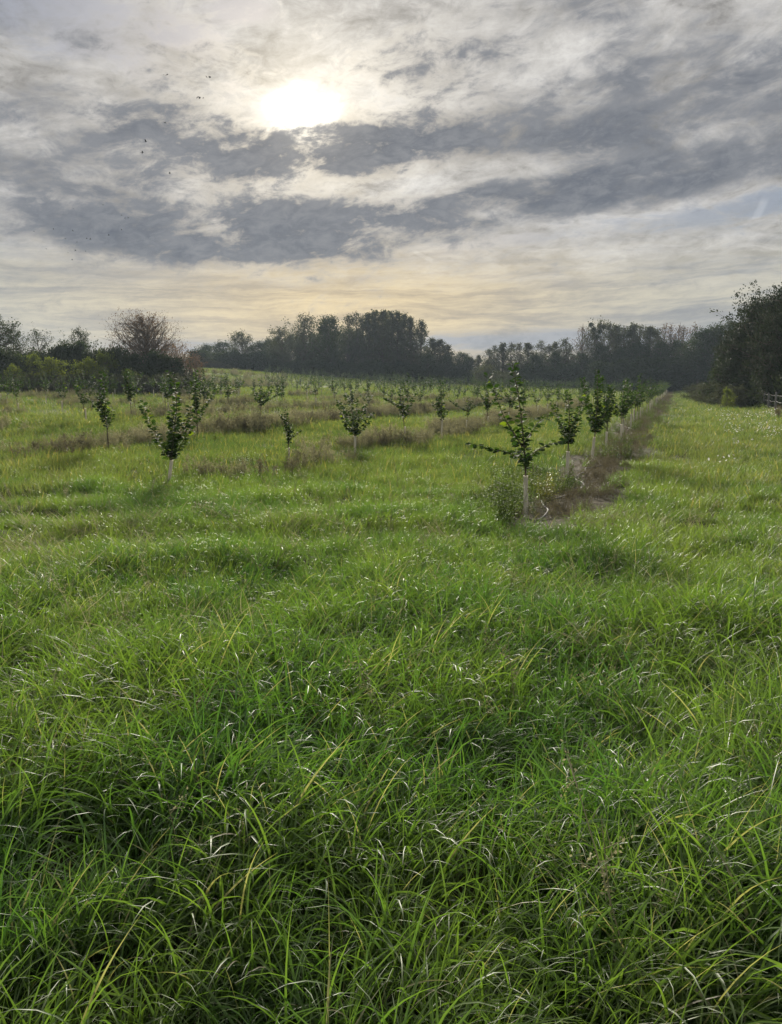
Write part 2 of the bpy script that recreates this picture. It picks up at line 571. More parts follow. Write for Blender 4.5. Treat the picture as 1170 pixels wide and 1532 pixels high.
def ground_material():
    m, k, out = new_mat('ground_soil')
    g = k.n.new('ShaderNodeNewGeometry')
    pos = g.outputs['Position']
    sep = k.n.new('ShaderNodeSeparateXYZ')
    k.l.new(pos, sep.inputs[0])
    x, y, _ = sep.outputs
    l = k.sub(k.mul(x, CA), k.mul(y, SA))
    s = k.add(k.mul(x, SA), k.mul(y, CA))
    n_s = k.noise(pos, 0.7, 6, 0.6)
    n_f = k.noise(pos, 6.0, 8, 0.65)
    n_l = k.noise(pos, 0.12, 4, 0.5)
    f = k.m('FRACT', k.mul(k.sub(ROW0 + PITCH_ROW / 2, l), 1 / PITCH_ROW))
    dl = k.mul(k.m('ABSOLUTE', k.sub(f, 0.5)), PITCH_ROW)
    strip = k.ramp(k.add(dl, k.mul(k.sub(n_s, .5), 1.1), k.ramp(l, -4.0, -3.0, 0.0, -0.35)), 0.55, 0.25)
    strip = k.mul(strip, k.ramp(k.add(s, k.mul(n_s, 2.0)), 8.7, 9.5), k.ramp(l, 1.0, 0.2), k.ramp(l, -4.0, -3.0, 0.15, 1.0))
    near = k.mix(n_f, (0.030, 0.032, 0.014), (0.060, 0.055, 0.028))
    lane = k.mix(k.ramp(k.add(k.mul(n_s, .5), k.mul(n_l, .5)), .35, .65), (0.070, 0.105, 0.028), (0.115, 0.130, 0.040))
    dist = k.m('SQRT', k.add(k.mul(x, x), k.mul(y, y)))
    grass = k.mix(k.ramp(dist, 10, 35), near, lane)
    soil = k.mix(k.ramp(n_f, .3, .7), (0.052, 0.046, 0.033), (0.130, 0.115, 0.082))
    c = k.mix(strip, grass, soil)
    b = k.n.new('ShaderNodeBump')
    b.inputs['Strength'].default_value = 0.8
    b.inputs['Distance'].default_value = 0.05
    k.l.new(n_f, b.inputs['Height'])
    k.l.new(principled(k, c, 0.95, 0.1, b.outputs[0]), out.inputs[0])
    return m


# ------------------------------------------------------------------ ground
def build_ground():
    rad = np.concatenate([[0.0], np.geomspace(0.4, 60, 150), np.linspace(60, 230, 70)[1:], np.geomspace(230, 430, 10)[1:]])
    ang = np.linspace(0, 2 * math.pi, 361)[:-1]
    # more spokes in front
    ang = np.concatenate([np.linspace(-50, 50, 260, endpoint=False), np.linspace(50, 310, 70, endpoint=False)]) * math.pi / 180
    na = len(ang)
    X = rad[1:, None] * np.sin(ang)[None, :]
    Y = rad[1:, None] * np.cos(ang)[None, :]
    Z = H(X, Y)
    V = np.stack([X, Y, Z], -1).reshape(-1, 3)
    V = np.vstack([V, [[0, 0, float(H(0, 0))]]])
    n = len(rad) - 1
    i = np.arange(n - 1)[:, None] * na
    j = np.arange(na)[None, :]
    F = np.stack([i + j, i + na + j, i + na + (j + 1) % na, i + (j + 1) % na], -1).reshape(-1, 4)
    F3 = np.array([[q, (q + 1) % na, n * na] for q in range(na)])
    mb = MB()
    mb.add(V, F3, F)
    o = ob('ground', mb.mesh('ground', ground_material(), True))
    o['kind'] = 'structure'
    o['label'] = 'gently rising orchard field with grass lanes and bare row strips'


build_ground()


# ------------------------------------------------------------------ distant trees
def kites(P, size, rg, up=0.0):
    """n leaf-sized kites at random attitudes"""
    n = len(P)
    a = rg.normal(size=(n, 3))
    a[:, 2] *= (1 - up)
    a /= np.linalg.norm(a, axis=1)[:, None] + 1e-9
    b = rg.normal(size=(n, 3))
    b = np.cross(a, b)
    b /= np.linalg.norm(b, axis=1)[:, None] + 1e-9
    s = (size * rg.uniform(0.6, 1.3, n))[:, None]
    V = np.stack([P - a * s * .5, P + b * s * .33 - a * s * .05, P + a * s * .5, P - b * s * .33 - a * s * .05], 1).reshape(-1, 3)
    F = np.arange(4 * n).reshape(-1, 4)
    return V, F, np.repeat(rg.random(n), 4)


def shape_round(f):
    return np.sqrt(np.clip(1 - (2 * f - 1) ** 2, 0, 1)) * 0.9 + 0.1


def shape_poplar(f):
    return np.clip(np.minimum(f * 4 + .35, (1 - f) * 2.2 + 0.12), 0, 1)


def shape_fan(f):
    return np.clip(0.35 + 0.9 * f, 0, 1) * np.sqrt(np.clip(1 - f ** 4, 0, 1))


def shape_bush(f):
    return np.sqrt(np.clip(1 - f ** 2, 0, 1)) * 0.85 + 0.15


def tree_meshes(name, seed, h, r, base, shape, nb, nleaf, leaf, rise, clump, mat, trunks=1, subs=4, twig=0.012, empty=0.0):
    rg = np.random.default_rng(seed)
    wood, tips, wts = MB(), [], []
    for tk in range(trunks):
        lean = rg.normal(size=2) * (0.02 if trunks == 1 else 0.12) * h
        off = rg.normal(size=2) * (0.0 if trunks == 1 else 0.10 * r)
        ht = h * (0.93 if tk == 0 else rg.uniform(.7, .95))
        tz = np.linspace(0, ht, 8)
        tp = np.stack([off[0] + lean[0] * (tz / h) ** 1.3 + rg.normal(size=8) * .008 * h * (tz > 0), off[1] + lean[1] * (tz / h) ** 1.3 + rg.normal(size=8) * .008 * h * (tz > 0), tz - 0.15], 1)
        wood.tube(tp, 0.016 * h / math.sqrt(trunks), 0.002 * h, 6)
        for b in range(nb // trunks):
            f = ((b + rg.random()) / (nb // trunks)) ** 0.85
            z0 = h * (base + (0.95 - base) * f) * (1.0 if rise < 45 else 0.93)
            R_ = r * float(shape(np.array(f))) * rg.uniform(.55, 1.12)
            az = rg.uniform(0, 2 * math.pi) if rg.random() < .8 else b * 2.4
            el = R(rise + rg.normal() * 12)
            zs_ = z0 - min(R_ * math.tan(max(min(el, 1.3), -.3)), z0 - max(base * h * .6, .1))
            p0 = np.array([np.interp(zs_, tz, tp[:, 0]), np.interp(zs_, tz, tp[:, 1]), zs_])
            p1_ = np.array([p0[0] * .6 + math.cos(az) * R_, p0[1] * .6 + math.sin(az) * R_, z0])
            ln = np.linalg.norm(p1_ - p0)
            d = (p1_ - p0) / ln
            tt = np.linspace(0, 1, 5)[:, None]
            bp = p0 + d * ln * tt + rg.normal(size=(5, 3)) * .04 * ln * tt
            wood.tube(bp, max(.05 * ln * .35, twig), twig, 4)
            if rg.random() < empty:
                continue
            for sidx in range(subs):
                t0 = rg.uniform(.25, 1.0)
                q0 = np.array([np.interp(t0, tt[:, 0], bp[:, c]) for c in range(3)])
                d2 = d + rg.normal(size=3) * .7
                d2 /= np.linalg.norm(d2)
                l2 = ln * rg.uniform(.2, .45)
                q1 = q0 + d2 * l2 * .5 + rg.normal(size=3) * .05 * l2
                q2 = q0 + d2 * l2 + np.array([0, 0, l2 * .1])
                wood.tube(np.stack([q0, q1, q2]), twig * 1.3, twig * .5, 3)
                tips.append(np.stack([q0 * .3 + q1 * .7, q1, q2, q2]))
                wts.append(rg.uniform(.2, 1.8))
    T = np.array(tips)
    w = np.array(wts)
    w /= w.sum()
    idx = rg.choice(len(T), nleaf, p=w)
    sub = rg.integers(0, 4, nleaf)
    P = T[idx, sub] + rg.normal(size=(nleaf, 3)) * clump * np.array([1, 1, .8])
    P[:, 2] = np.maximum(P[:, 2], 0.05 + .02 * h * rg.random(nleaf))
    lm = MB()
    V, F, a = kites(P, leaf, rg)
    # leaves of one spray share a tone
    tone = rg.random(len(T))[idx]
    lm.add(V, None, F, np.repeat(tone, 4) * .6 + a * .4)
    return wood.mesh(name + '_wood', M_BARK), lm.mesh(name + '_leaves', mat), float(np.percentile(P[:, 2], 99.3))


KIND = {}


def kind(key, n, *args, **kw):
    KIND[key] = [tree_meshes(key, 100 + 17 * i + len(KIND) * 131, *args, **kw) for i in range(n)]


#                 n   h    r   base shape        nb  nleaf leaf rise clump mat
kind('poplar', 4, 16, 2.5, .14, shape_poplar, 74, 4600, .32, 64, .30, M_LEAF_GREY)
kind('poplar_open', 3, 15, 2.0, .40, shape_poplar, 46, 1500, .30, 58, .36, M_LEAF_GREY)
kind('poplar_bare', 3, 14, 2.2, .35, shape_poplar, 56, 520, .26, 56, .4, M_LEAF_BROWN, twig=.022)
kind('broad', 4, 13, 4.6, .22, shape_round, 70, 7500, .36, 30, .50, M_LEAF_DARK)
kind('broad_open', 3, 13, 4.6, .34, shape_round, 54, 4600, .32, 38, .42, M_LEAF_GREY)
kind('scrub_tree', 3, 9, 2.9, .30, shape_round, 54, 4200, .18, 35, .26, M_LEAF_DARK)
kind('scrub_open', 2, 9, 2.9, .40, shape_round, 40, 2000, .18, 40, .22, M_LEAF_DARK)
kind('brown_tree', 1, 9, 4.6, .30, shape_round, 170, 10000, .17, 38, .30, M_LEAF_BROWN, trunks=5, subs=9, twig=.014)
kind('bush', 4, 4.5, 3.0, .05, shape_bush, 56, 6500, .25, 25, .30, M_LEAF_DARK, trunks=3)
kind('bush_green', 4, 3.6, 2.4, .05, shape_bush, 27, 3000, .17, 14, .17, M_LEAF_GREEN, trunks=3, subs=5)
kind('bush_grey', 3, 5.5, 3.2, .04, shape_bush, 52, 4800, .22, 48, .28, M_LEAF_GREY, trunks=4)
kind('bush_brown', 2, 5.0, 2.6, .05, shape_bush, 60, 2600, .16, 55, .26, M_LEAF_BROWN, trunks=5, twig=.014)
kind('hedge_tree', 3, 8.5, 4.2, .05, shape_round, 170, 40000, .16, 16, .20, M_LEAF_HEDGE, trunks=2, subs=6)

CNT = {}


def tree(key, name, px, top, dist, label, category, group=None, wide=1.0, sink=0.0):
    """a tree whose tip is seen at pixel (px, top) from the camera, dist metres away"""
    x, y = at_d(px, dist)
    z = float(H(x, y))
    h = z_at(px, top, dist) - z
    c = CNT.get(key, 0)
    CNT[key] = c + 1
    w, lf, hh = KIND[key][c % len(KIND[key])]
    s = h / hh
    o = thing(name, (x, y, z - sink), label, category, group, rng.uniform(0, 6.28))
    sw = s * wide
    o.scale = (sw, sw, s)
    ob('trunk', w, o)
    cr = ob('crown', lf, o)
    return o


G_GROVE = 'poplars of the dense grove in the middle of the far wood'
G_RIGHTWOOD = 'thin poplars along the top of the right part of the far wood'
G_UNDER = 'dark bushes under the far wood'
# central wood, from left to right
for px, top, d in [(312, 516, 165), (336, 512, 160)]:
    tree('broad', 'broadleaf_tree', px, top, d, 'rounded grey green tree beyond the grassy bank at the left end of the far wood', 'tree', 'trees beyond the grassy bank', 1.0)
tree('broad_open', 'broadleaf_tree', 364, 496, 150, 'open topped tree standing above the left end of the far wood', 'tree')
tree('broad', 'broadleaf_tree', 388, 512, 148, 'low round tree left of the grey green tall trees in the far wood', 'tree')
tree('broad_open', 'broadleaf_tree', 424, 490, 148, 'airy pale topped tree at the left shoulder of the tall central wood', 'tree', None, .9)
tree('broad_open', 'broadleaf_tree', 458, 471, 150, 'tall pale airy tree left of the dark dome of the central wood', 'tree', None, .8)
tree('broad', 'broadleaf_tree', 491, 474, 146, 'dark dome shaped tree left of the poplar grove', 'tree', None, .78)
for px, top in [(519, 472), (531, 468), (543, 473)]:
    tree('poplar_open', 'poplar_tree', px, top, 150, 'thin poplar with bare lower trunk in the light gap left of the dense grove', 'tree', 'thin poplars left of the grove')
for px, top, d in [(552, 470, 147), (562, 466, 150), (573, 466, 146), (583, 467, 149), (594, 468, 147), (604, 471, 150), (613, 476, 147), (578, 469, 156)]:
    tree('poplar', 'poplar_tree', px, top, d, 'tall leafy poplar packed into the dense grove in the middle of the far wood', 'tree', G_GROVE)
tree('poplar', 'poplar_tree', 629, 481, 145, 'pointed poplar at the right edge of the dense central grove', 'tree')
for px, top in [(646, 507), (657, 509), (669, 517)]:
    tree('poplar', 'poplar_tree', px, top, 148, 'lower pointed tree stepping down right of the dense grove', 'tree', 'pointed trees stepping down right of the grove', 1.5)
for px, top, d in [(640, 530, 140), (668, 533, 140), (690, 528, 146), (703, 534, 142)]:
    tree('broad', 'broadleaf_tree', px, top, d, 'low rounded tree in the dip between the two parts of the far wood', 'tree', 'low trees in the dip of the far wood', 0.9)
for px, top, d in [(730, 547, 118), (758, 556, 118)]:
    tree('bush_grey', 'willow_bush', px, top, d, 'soft grey green willow bush in front of the far wood behind the nearest hazel', 'bush', 'willow bushes in front of the far wood', 1.25)
for px, top in [(404, 507), (418, 503), (436, 502), (452, 498), (470, 500), (486, 494), (503, 496), (521, 492), (536, 495)]:
    tree('broad', 'broadleaf_tree', px, top, 160, 'shaded broadleaf tree backing the airy tall trees of the far wood', 'tree', 'shaded trees behind the airy tall trees', .62)
# right part of the wood
for i, (px, top) in enumerate([(716, 532), (728, 523), (740, 517), (752, 514), (763, 513), (775, 514), (788, 514), (806, 510), (818, 516), (829, 513), (842, 507), (850, 514)]):
    tree('poplar_open' if i % 3 else 'poplar', 'poplar_tree', px, top, 140 + (i * 7 % 5), ('small leafy' if i % 3 == 0 else 'small thin gappy') + ' poplar in the lower left stretch of the right far wood', 'tree', 'small thin poplars of the right far wood', 1.35)
tree('poplar_bare', 'poplar_tree', 868, 488, 138, 'almost bare slender poplar left of the tree with dark balls', 'tree')
mt = tree('broad_open', 'poplar_tree', 890, 480, 136, 'tall open poplar carrying dark mistletoe balls', 'tree', None, .62)
for i, (px, top) in enumerate([(906, 484), (920, 488), (932, 490), (944, 486), (956, 487), (968, 490), (979, 493)]):
    tree('poplar' if i % 2 else 'poplar_open', 'poplar_tree', px, top, 136 + (i * 7 % 5), 'leafy thin poplar right of the tree with dark balls', 'tree', G_RIGHTWOOD, 1.3)
for i, px in enumerate([988, 998, 1009, 1020, 1033]):
    tree('poplar_bare', 'poplar_tree', px, 485 + (i * 5 % 4), 142, 'nearly leafless poplar top rising over the right end of the far wood', 'tree', 'leafless poplars at the right end of the far wood', 1.0)
for px, top, d in [(1042, 497, 120), (1062, 488, 118), (1086, 482, 116), (1110, 486, 118)]:
    tree('broad', 'broadleaf_tree', px, top, d, 'dense dark green tree of the far wood just left of the big hedgerow tree', 'tree', 'dense trees at the right end of the far wood', 0.9)
for px, top, d in [(868, 528, 134), (896, 516, 134), (925, 520, 133), (955, 512, 132), (985, 512, 130), (1010, 510, 128), (830, 528, 136), (800, 532, 138)]:
    tree('broad', 'broadleaf_tree', px, top, d, 'middle height dark tree inside the right far wood', 'tree', 'middle height trees of the right far wood', 0.75)
# understorey
k_ = 0
for px in range(300, 1120, 15):
    d = 142 if px < 700 else (132 if px < 900 else 124)
    top = 538 + (k_ * 37 % 11) - (0 if px < 620 else -6) + (5 if 690 < px < 780 else 0) - (8 if px > 860 else 0)
    if px < 420:
        top -= 14
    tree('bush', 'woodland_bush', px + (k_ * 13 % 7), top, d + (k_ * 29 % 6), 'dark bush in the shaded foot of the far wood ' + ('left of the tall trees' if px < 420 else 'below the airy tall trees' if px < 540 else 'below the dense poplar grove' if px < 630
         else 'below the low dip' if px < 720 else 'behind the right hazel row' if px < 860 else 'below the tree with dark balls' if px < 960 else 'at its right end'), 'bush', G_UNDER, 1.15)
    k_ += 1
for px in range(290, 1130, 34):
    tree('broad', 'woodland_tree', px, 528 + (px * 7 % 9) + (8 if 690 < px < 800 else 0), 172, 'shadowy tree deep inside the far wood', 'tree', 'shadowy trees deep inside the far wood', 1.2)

# left scrub
def spot(px):
    return ('under the tall tree at its left end' if px < 35 else 'under the thin gappy tree' if px < 88 else 'under the small round crowned tree' if px < 145
            else 'left of the sparse brown tree' if px < 185 else 'right under the sparse brown tree' if px < 245 else 'at its right end')


tree('scrub_tree', 'scrub_tree', 4, 474, 70, 'tall dark open tree at the left end of the scrub', 'tree', None, 1.1)
tree('scrub_tree', 'scrub_tree', -32, 468, 74, 'tall dark tree beyond the left end of the scrub', 'tree')
tree('scrub_tree', 'scrub_tree', 24, 492, 73, 'dark shoulder tree beside the tall tree at the left end of the scrub', 'tree', None, .7)
tree('scrub_open', 'scrub_tree', 62, 493, 76, 'thin gappy tree with a flat crown above the left scrub', 'tree', None, .75)
tree('scrub_tree', 'scrub_tree', 126, 491, 76, 'small round crowned tree standing above the scrub left of the sparse brown tree', 'tree', None, .75)
tree('scrub_open', 'scrub_tree', 99, 508, 77, 'small gappy tree left of the round crowned tree in the scrub', 'tree', None, .7)
tree('brown_tree', 'sparse_brown_tree', 218, 469, 74, 'wide sparse tree with bare twigs and a few brown leaves', 'tree', None, .82)
for px, top, d in [(8, 522, 66), (40, 531, 69), (70, 525, 71), (98, 517, 70), (120, 513, 71), (150, 524, 70), (176, 519, 70), (204, 531, 68), (236, 527, 69), (258, 535, 69)]:
    tree('bush', 'scrub_bush', px, top, d, 'dark green bush of the left scrub ' + spot(px), 'bush', 'dark bushes of the left scrub', rng.uniform(.6, .95))
for px, top, d in [(84, 536, 63), (134, 537, 63), (158, 527, 66), (52, 530, 67), (196, 553, 61), (22, 546, 62)]:
    tree('bush_green', 'scrub_bush', px, top, d, 'lighter yellow green bush fronting the left scrub ' + spot(px), 'bush', 'lighter bushes of the left scrub', rng.uniform(.6, 1.0))
tree('bush_brown', 'brown_bush', 274, 514, 70, 'dull brown rounded bush at the right end of the left scrub', 'bush', None, .75)
tree('bush_brown', 'brown_bush', 292, 530, 70, 'small brownish thicket beside the grassy bank', 'bush', None, .7)
for i, px in enumerate(range(-20, 300, 20)):
    tree('bush_grey', 'bramble_thicket', px, 559 + (i * 5 % 7), 60 + (i % 3), 'low bramble thicket before the left scrub ' + spot(px), 'bush', 'bramble thickets along the left scrub', 1.5)
for i, px in enumerate(range(310, 360, 16)):
    tree('bush_grey', 'bank_bush', px, 535 + i * 5, 140, 'pale grey green bush behind the grassy bank', 'bush', 'pale bushes behind the bank', 1.2)

# hedgerow on the right
for px, top, d, w in [(1118, 487, 56, .72), (1150, 452, 55, .85), (1190, 425, 52, 1.0), (1135, 500, 62, .9), (1165, 470, 60, 1.0), (1182, 455, 48, .7)]:
    tree('hedge_tree', 'hedgerow_tree', px, top, d, {1118: 'left shoulder of dark hedgerow, a leafy tree beside the fence', 1150: 'dark leafy hedgerow tree rising behind the fence',
         1190: 'tallest dark hedgerow tree cut by the right edge of the picture', 1135: 'shaded hedgerow tree standing behind the others', 1165: 'hidden dark hedgerow tree second behind the fence', 1182: 'dark hedgerow tree at the right edge nearest the rails'}[px], 'tree', None, w)
for px, top, d in [(1102, 530, 58), (1125, 548, 54), (1160, 545, 50), (1190, 530, 47)]:
    tree('bush', 'hedgerow_bush', px, top, d, 'dark bush filling the foot of the right hedgerow', 'bush', 'bushes at the foot of the right hedgerow', .8)
for px, top, d in [(1050, 573, 66), (1064, 571, 60), (1080, 574, 56), (1098, 577, 52), (1034, 575, 74)]:
    tree('bush_grey', 'fence_thicket', px, top, d, 'pale straggly thicket growing along the wire fence', 'bush', 'thickets along the wire fence', 1.1)
tree('bush_green', 'yellow_bush', 1092, 581, 50, 'small yellowish bush behind the wire fence', 'bush', None, .6)
tree('bush_brown', 'fence_thicket', 1168, 606, 36, 'small brown bush against the fence at the right edge of the picture', 'bush', None, .5)


# mistletoe balls in the open poplar
def mistletoe():
    rg = np.random.default_rng(3)
    mb = MB()
    P = rg.normal(size=(260, 3))
    P = P / np.linalg.norm(P, axis=1)[:, None] * (rg.random((260, 1)) ** .4) * .42
    V, F, a = kites(P, .22, rg)
    mb.add(V, None, F, a)
    return mb.mesh('mistletoe', M_LEAF_DARK)


MIS = mistletoe()
for px, py in [(884, 493), (894, 496), (890, 504), (899, 489), (880, 486)]:
    x, y = at_d(px, 135.6)
    o = ob('mistletoe_ball', MIS, mt)
    bpy.context.view_layer.update()
    o.matrix_world = __import__('mathutils').Matrix.Translation((x, y, z_at(px, py, 135.6)))


# ------------------------------------------------------------------ young hazel trees
LEAF_MID = np.array([[0, 0, 0], [0, .5, .05], [0, 1.0, -.06]])


def hazel_leaf_template(rg, lod):
    """a broad rounded leaf, one unit long, folded along its midrib"""
    if lod == 0:
        side = np.array([[.30, .10, .06], [.47, .42, .10], [.30, .80, .03]])
        V = [[0, 0, 0], [0, .40, -.02], [0, .75, -.04], [0, 1.04, -.14]]
        L = side * [-1, 1, 1] + rg.normal(size=(3, 3)) * .025
        Rr = side + rg.normal(size=(3, 3)) * .025
        V = np.vstack([V, L, Rr])
        F3 = [[0, 1, 4], [0, 7, 1], [2, 3, 6], [2, 9, 3]]
        F4 = [[1, 5, 4, 4], [1, 2, 6, 5], [1, 8, 9, 2]]
        F3 += [[1, 5, 4], [1, 7, 8]]
        F4 = [[1, 2, 6, 5], [1, 8, 9, 2]]
        return V, np.array(F3), np.array(F4)
    V = np.array([[0, 0, 0], [.42, .40, .08], [0, 1.0, -.08], [-.42, .40, .08]])
    return V, np.zeros((0, 3), int), np.array([[0, 1, 2, 3]])


def frames(P, D, Nn, s):
    """rotation+scale matrices: leaf grows along D with its face to Nn"""
    D = D / (np.linalg.norm(D, axis=1)[:, None] + 1e-9)
    X = np.cross(D, Nn)
    X /= np.linalg.norm(X, axis=1)[:, None] + 1e-9
    Z = np.cross(X, D)
    M = np.stack([X, D, Z], 2) * s[:, None, None]
    return M


def along(poly, n, rg, lo=0.0):
    poly = np.asarray(poly, float)
    seg = np.linalg.norm(np.diff(poly, axis=0), axis=1)
    cum = np.concatenate([[0], np.cumsum(seg)]) / seg.sum()
    t = np.clip(lo + (1 - lo) * (np.arange(n) + rg.random(n) * .8) / max(n - .5, 1), 0, 1)
    P = np.stack([np.interp(t, cum, poly[:, c]) for c in range(3)], 1)
    T = np.stack([np.interp(np.clip(t + .03, 0, 1), cum, poly[:, c]) for c in range(3)], 1) - np.stack([np.interp(np.clip(t - .03, 0, 1), cum, poly[:, c]) for c in range(3)], 1)
    return P, T / (np.linalg.norm(T, axis=1)[:, None] + 1e-9), t


def leaves_on(poly, rg, dens, size, lo=0.08):
    """leaf places along one shoot: position, growth direction, face normal, size"""
    ln = np.linalg.norm(np.diff(np.asarray(poly), axis=0), axis=1).sum()
    n = max(4, int(ln * dens))
    P, T, t = along(poly, n, rg, lo)
    az = np.arange(n) * 2.4 + rg.normal(size=n) * .5
    h = np.stack([np.cos(az), np.sin(az), np.zeros(n)], 1)
    D = h + T * .35 + np.stack([np.zeros(n), np.zeros(n), rg.normal(size=n) * .25 - .10], 1)
    Nn = np.stack([rg.normal(size=n) * .5, rg.normal(size=n) * .5, np.ones(n)], 1)
    P = P + h * 0.018
    s = size * rg.uniform(.62, 1.15, n) * (1 - .25 * t)
    return P, D, Nn, s


def smooth_poly(pts, n=9):
    pts = np.asarray(pts, float)
    t = np.linspace(0, 1, len(pts))
    tt = np.linspace(0, 1, n)
    out = np.stack([np.interp(tt, t, pts[:, c]) for c in range(3)], 1)
    for _ in range(2):
        out[1:-1] = (out[:-2] + 2 * out[1:-1] + out[2:]) / 4
    return out


def random_hazel(rg, h, spread, nl, upright=False):
    """trunk and limbs of a young vase-shaped hazel"""
    bole = rg.uniform(.48, .62)
    lean = rg.normal(size=2) * .04
    top = np.array([lean[0] * 2, lean[1] * 2, h])
    trunk = smooth_poly([[0, 0, -.05], [lean[0] * .4, lean[1] * .4, bole], [lean[0] + rg.normal() * .04, lean[1] + rg.normal() * .04, h * .72], top])
    limbs = []
    for i in range(nl):
        a = 2 * math.pi * i / nl + rg.normal() * .5
        z0 = bole + rg.uniform(-.02, .35)
        out = spread * rg.uniform(.5, 1.15) * (.35 if upright else 1)
        z1 = z0 + (h - z0) * rg.uniform(.35, .92)
        p0 = np.array([np.interp(z0, trunk[:, 2], trunk[:, 0]), np.interp(z0, trunk[:, 2], trunk[:, 1]), z0])
        p2 = np.array([math.cos(a) * out, math.sin(a) * out, z1])
        p1 = p0 * .45 + p2 * .55 + np.array([0, 0, -.08 * rg.random()])
        limbs.append(smooth_poly([p0, p1, p2]))
    return trunk, limbs


def guard_mesh(rg, h=.5, r=.023, lean=(0, 0)):
    """pale plastic tube sleeve with an overlapping slit and a flared mouth"""
    mb = MB()
    n = 14
    zs = np.array([0.0, .02, h * .3, h * .6, h * .9, h * .97, h])
    rr = r * np.array([1.08, 1.0, 1.0, .99, 1.0, 1.03, 1.12])
    a = np.linspace(0, 2 * math.pi * 1.06, n)
    spir = 1 + .07 * np.linspace(0, 1, n)
    V = []
    for z, q in zip(zs, rr):
        V += [[math.cos(t) * q * s + lean[0] * z, math.sin(t) * q * s + lean[1] * z, z] for t, s in zip(a, spir)]
    for z, q in zip(zs, rr):
        V += [[math.cos(t) * (q * s - .003) + lean[0] * z, math.sin(t) * (q * s - .003) + lean[1] * z, z] for t, s in zip(a, spir)]
    m_ = len(zs) * n
    F = []
    for i in range(len(zs) - 1):
        for j in range(n - 1):
            F.append([i * n + j, i * n + j + 1, (i + 1) * n + j + 1, (i + 1) * n + j])
            F.append([m_ + i * n + j + 1, m_ + i * n + j, m_ + (i + 1) * n + j, m_ + (i + 1) * n + j + 1])
    b = (len(zs) - 1) * n
    for j in range(n - 1):
        F.append([b + j, b + j + 1, m_ + b + j + 1, m_ + b + j])
    for i in range(len(zs) - 1):
        F.append([i * n, (i + 1) * n, m_ + (i + 1) * n, m_ + i * n])
    mb.add(V, None, F)
    return mb.mesh('tree_guard', M_GUARD, True)


def foliage_mesh(name, polys, rg, dens, size, lod, lo=.08):
    mb = MB()
    for p in polys:
        P, D, Nn, s = leaves_on(p, rg, dens, size, lo)
        M = frames(P, D, Nn, s)
        V0, F3, F4 = hazel_leaf_template(rg, lod)
        nv = len(V0)
        V = np.einsum('nij,vj->nvi', M, V0) + P[:, None, :]
        n = len(P)
        off = (np.arange(n) * nv)[:, None, None]
        mb.add(V.reshape(-1, 3), (F3[None] + off).reshape(-1, 3) if len(F3) else None, (F4[None] + off).reshape(-1, 4), np.repeat(rg.random(n), nv))
    return mb.mesh(name, M_HAZEL, lod == 0)


def wood_mesh(name, polys, r0, r1, sides=6):
    mb = MB()
    for p, a in zip(polys, r0):
        mb.tube(p, a, r1, sides)
    return mb.mesh(name, M_TWIG, True)


def px_plane(px0, py0, x, y):
    """maps photograph pixels to points in the upright plane through a tree's foot facing the camera"""
    d = y
    x0 = x

    def f(px, py, depth=0.0):
        r = ray(px, py)
        t = d / r[1]
        return np.array([r[0] * t - x0, depth, EYE + r[2] * t - float(H(x, y))])
    return f


G_ROW = ['young hazel trees in the row beside the right grass lane', 'young hazel trees in the second row from the right']


def detailed_hazel(px, py, trunk_px, limbs_px, label, group, dens, size, guard_h, single_leaves, seed):
    rg = np.random.default_rng(seed)
    x, y = at(px, py)
    f = px_plane(px, py, x, y)
    z = float(H(x, y))
    o = thing('young_hazel_tree', (x, y, z), label, 'young tree', group)
    tr = smooth_poly([f(*q) for q in trunk_px], 12)
    tr[0][2] = -.05
    lim = [smooth_poly([f(*q) for q in l], 9) for l in limbs_px]
    ob('trunk', wood_mesh('trunk', [tr], [.014], .003), o)
    ln = np.linalg.norm
    for l in lim:
        ob('branch', wood_mesh('branch', [l], [.007], .002), o)
    ob('tree_guard', guard_mesh(rg, guard_h, .026, lean=((tr[3][0] - tr[0][0]) / (tr[3][2] - tr[0][2]), 0)), o)
    up = tr[(tr[:, 2] > guard_h + .04)]
    polys = [up] + lim
    if single_leaves:
        tm = []
        for v in range(4):
            mb = MB()
            V0, F3, F4 = hazel_leaf_template(rg, 0)
            mb.add(V0, F3, F4, rg.random() if v < 3 else .99)
            tm.append(mb.mesh('hazel_leaf', M_HAZEL, True))
        import mathutils
        cnt = 0
        for p, dn in zip(polys, dens):
            P, D, Nn, s = leaves_on(p, rg, dn, size, .03)
            M = frames(P, D, Nn, s)
            for i in range(len(P)):
                if cnt >= 298:
                    break
                c = ob('leaf', tm[int(rg.integers(0, 3)) if rg.random() < .97 else 3], o)
                m4 = mathutils.Matrix(M[i].tolist()).to_4x4()
                m4.translation = P[i]
                c.matrix_local = m4
                cnt += 1
    else:
        mb_p = []
        me = foliage_mesh('foliage', polys, rg, dens[0], size, 0, .03)
        ob('foliage', me, o)
    return o


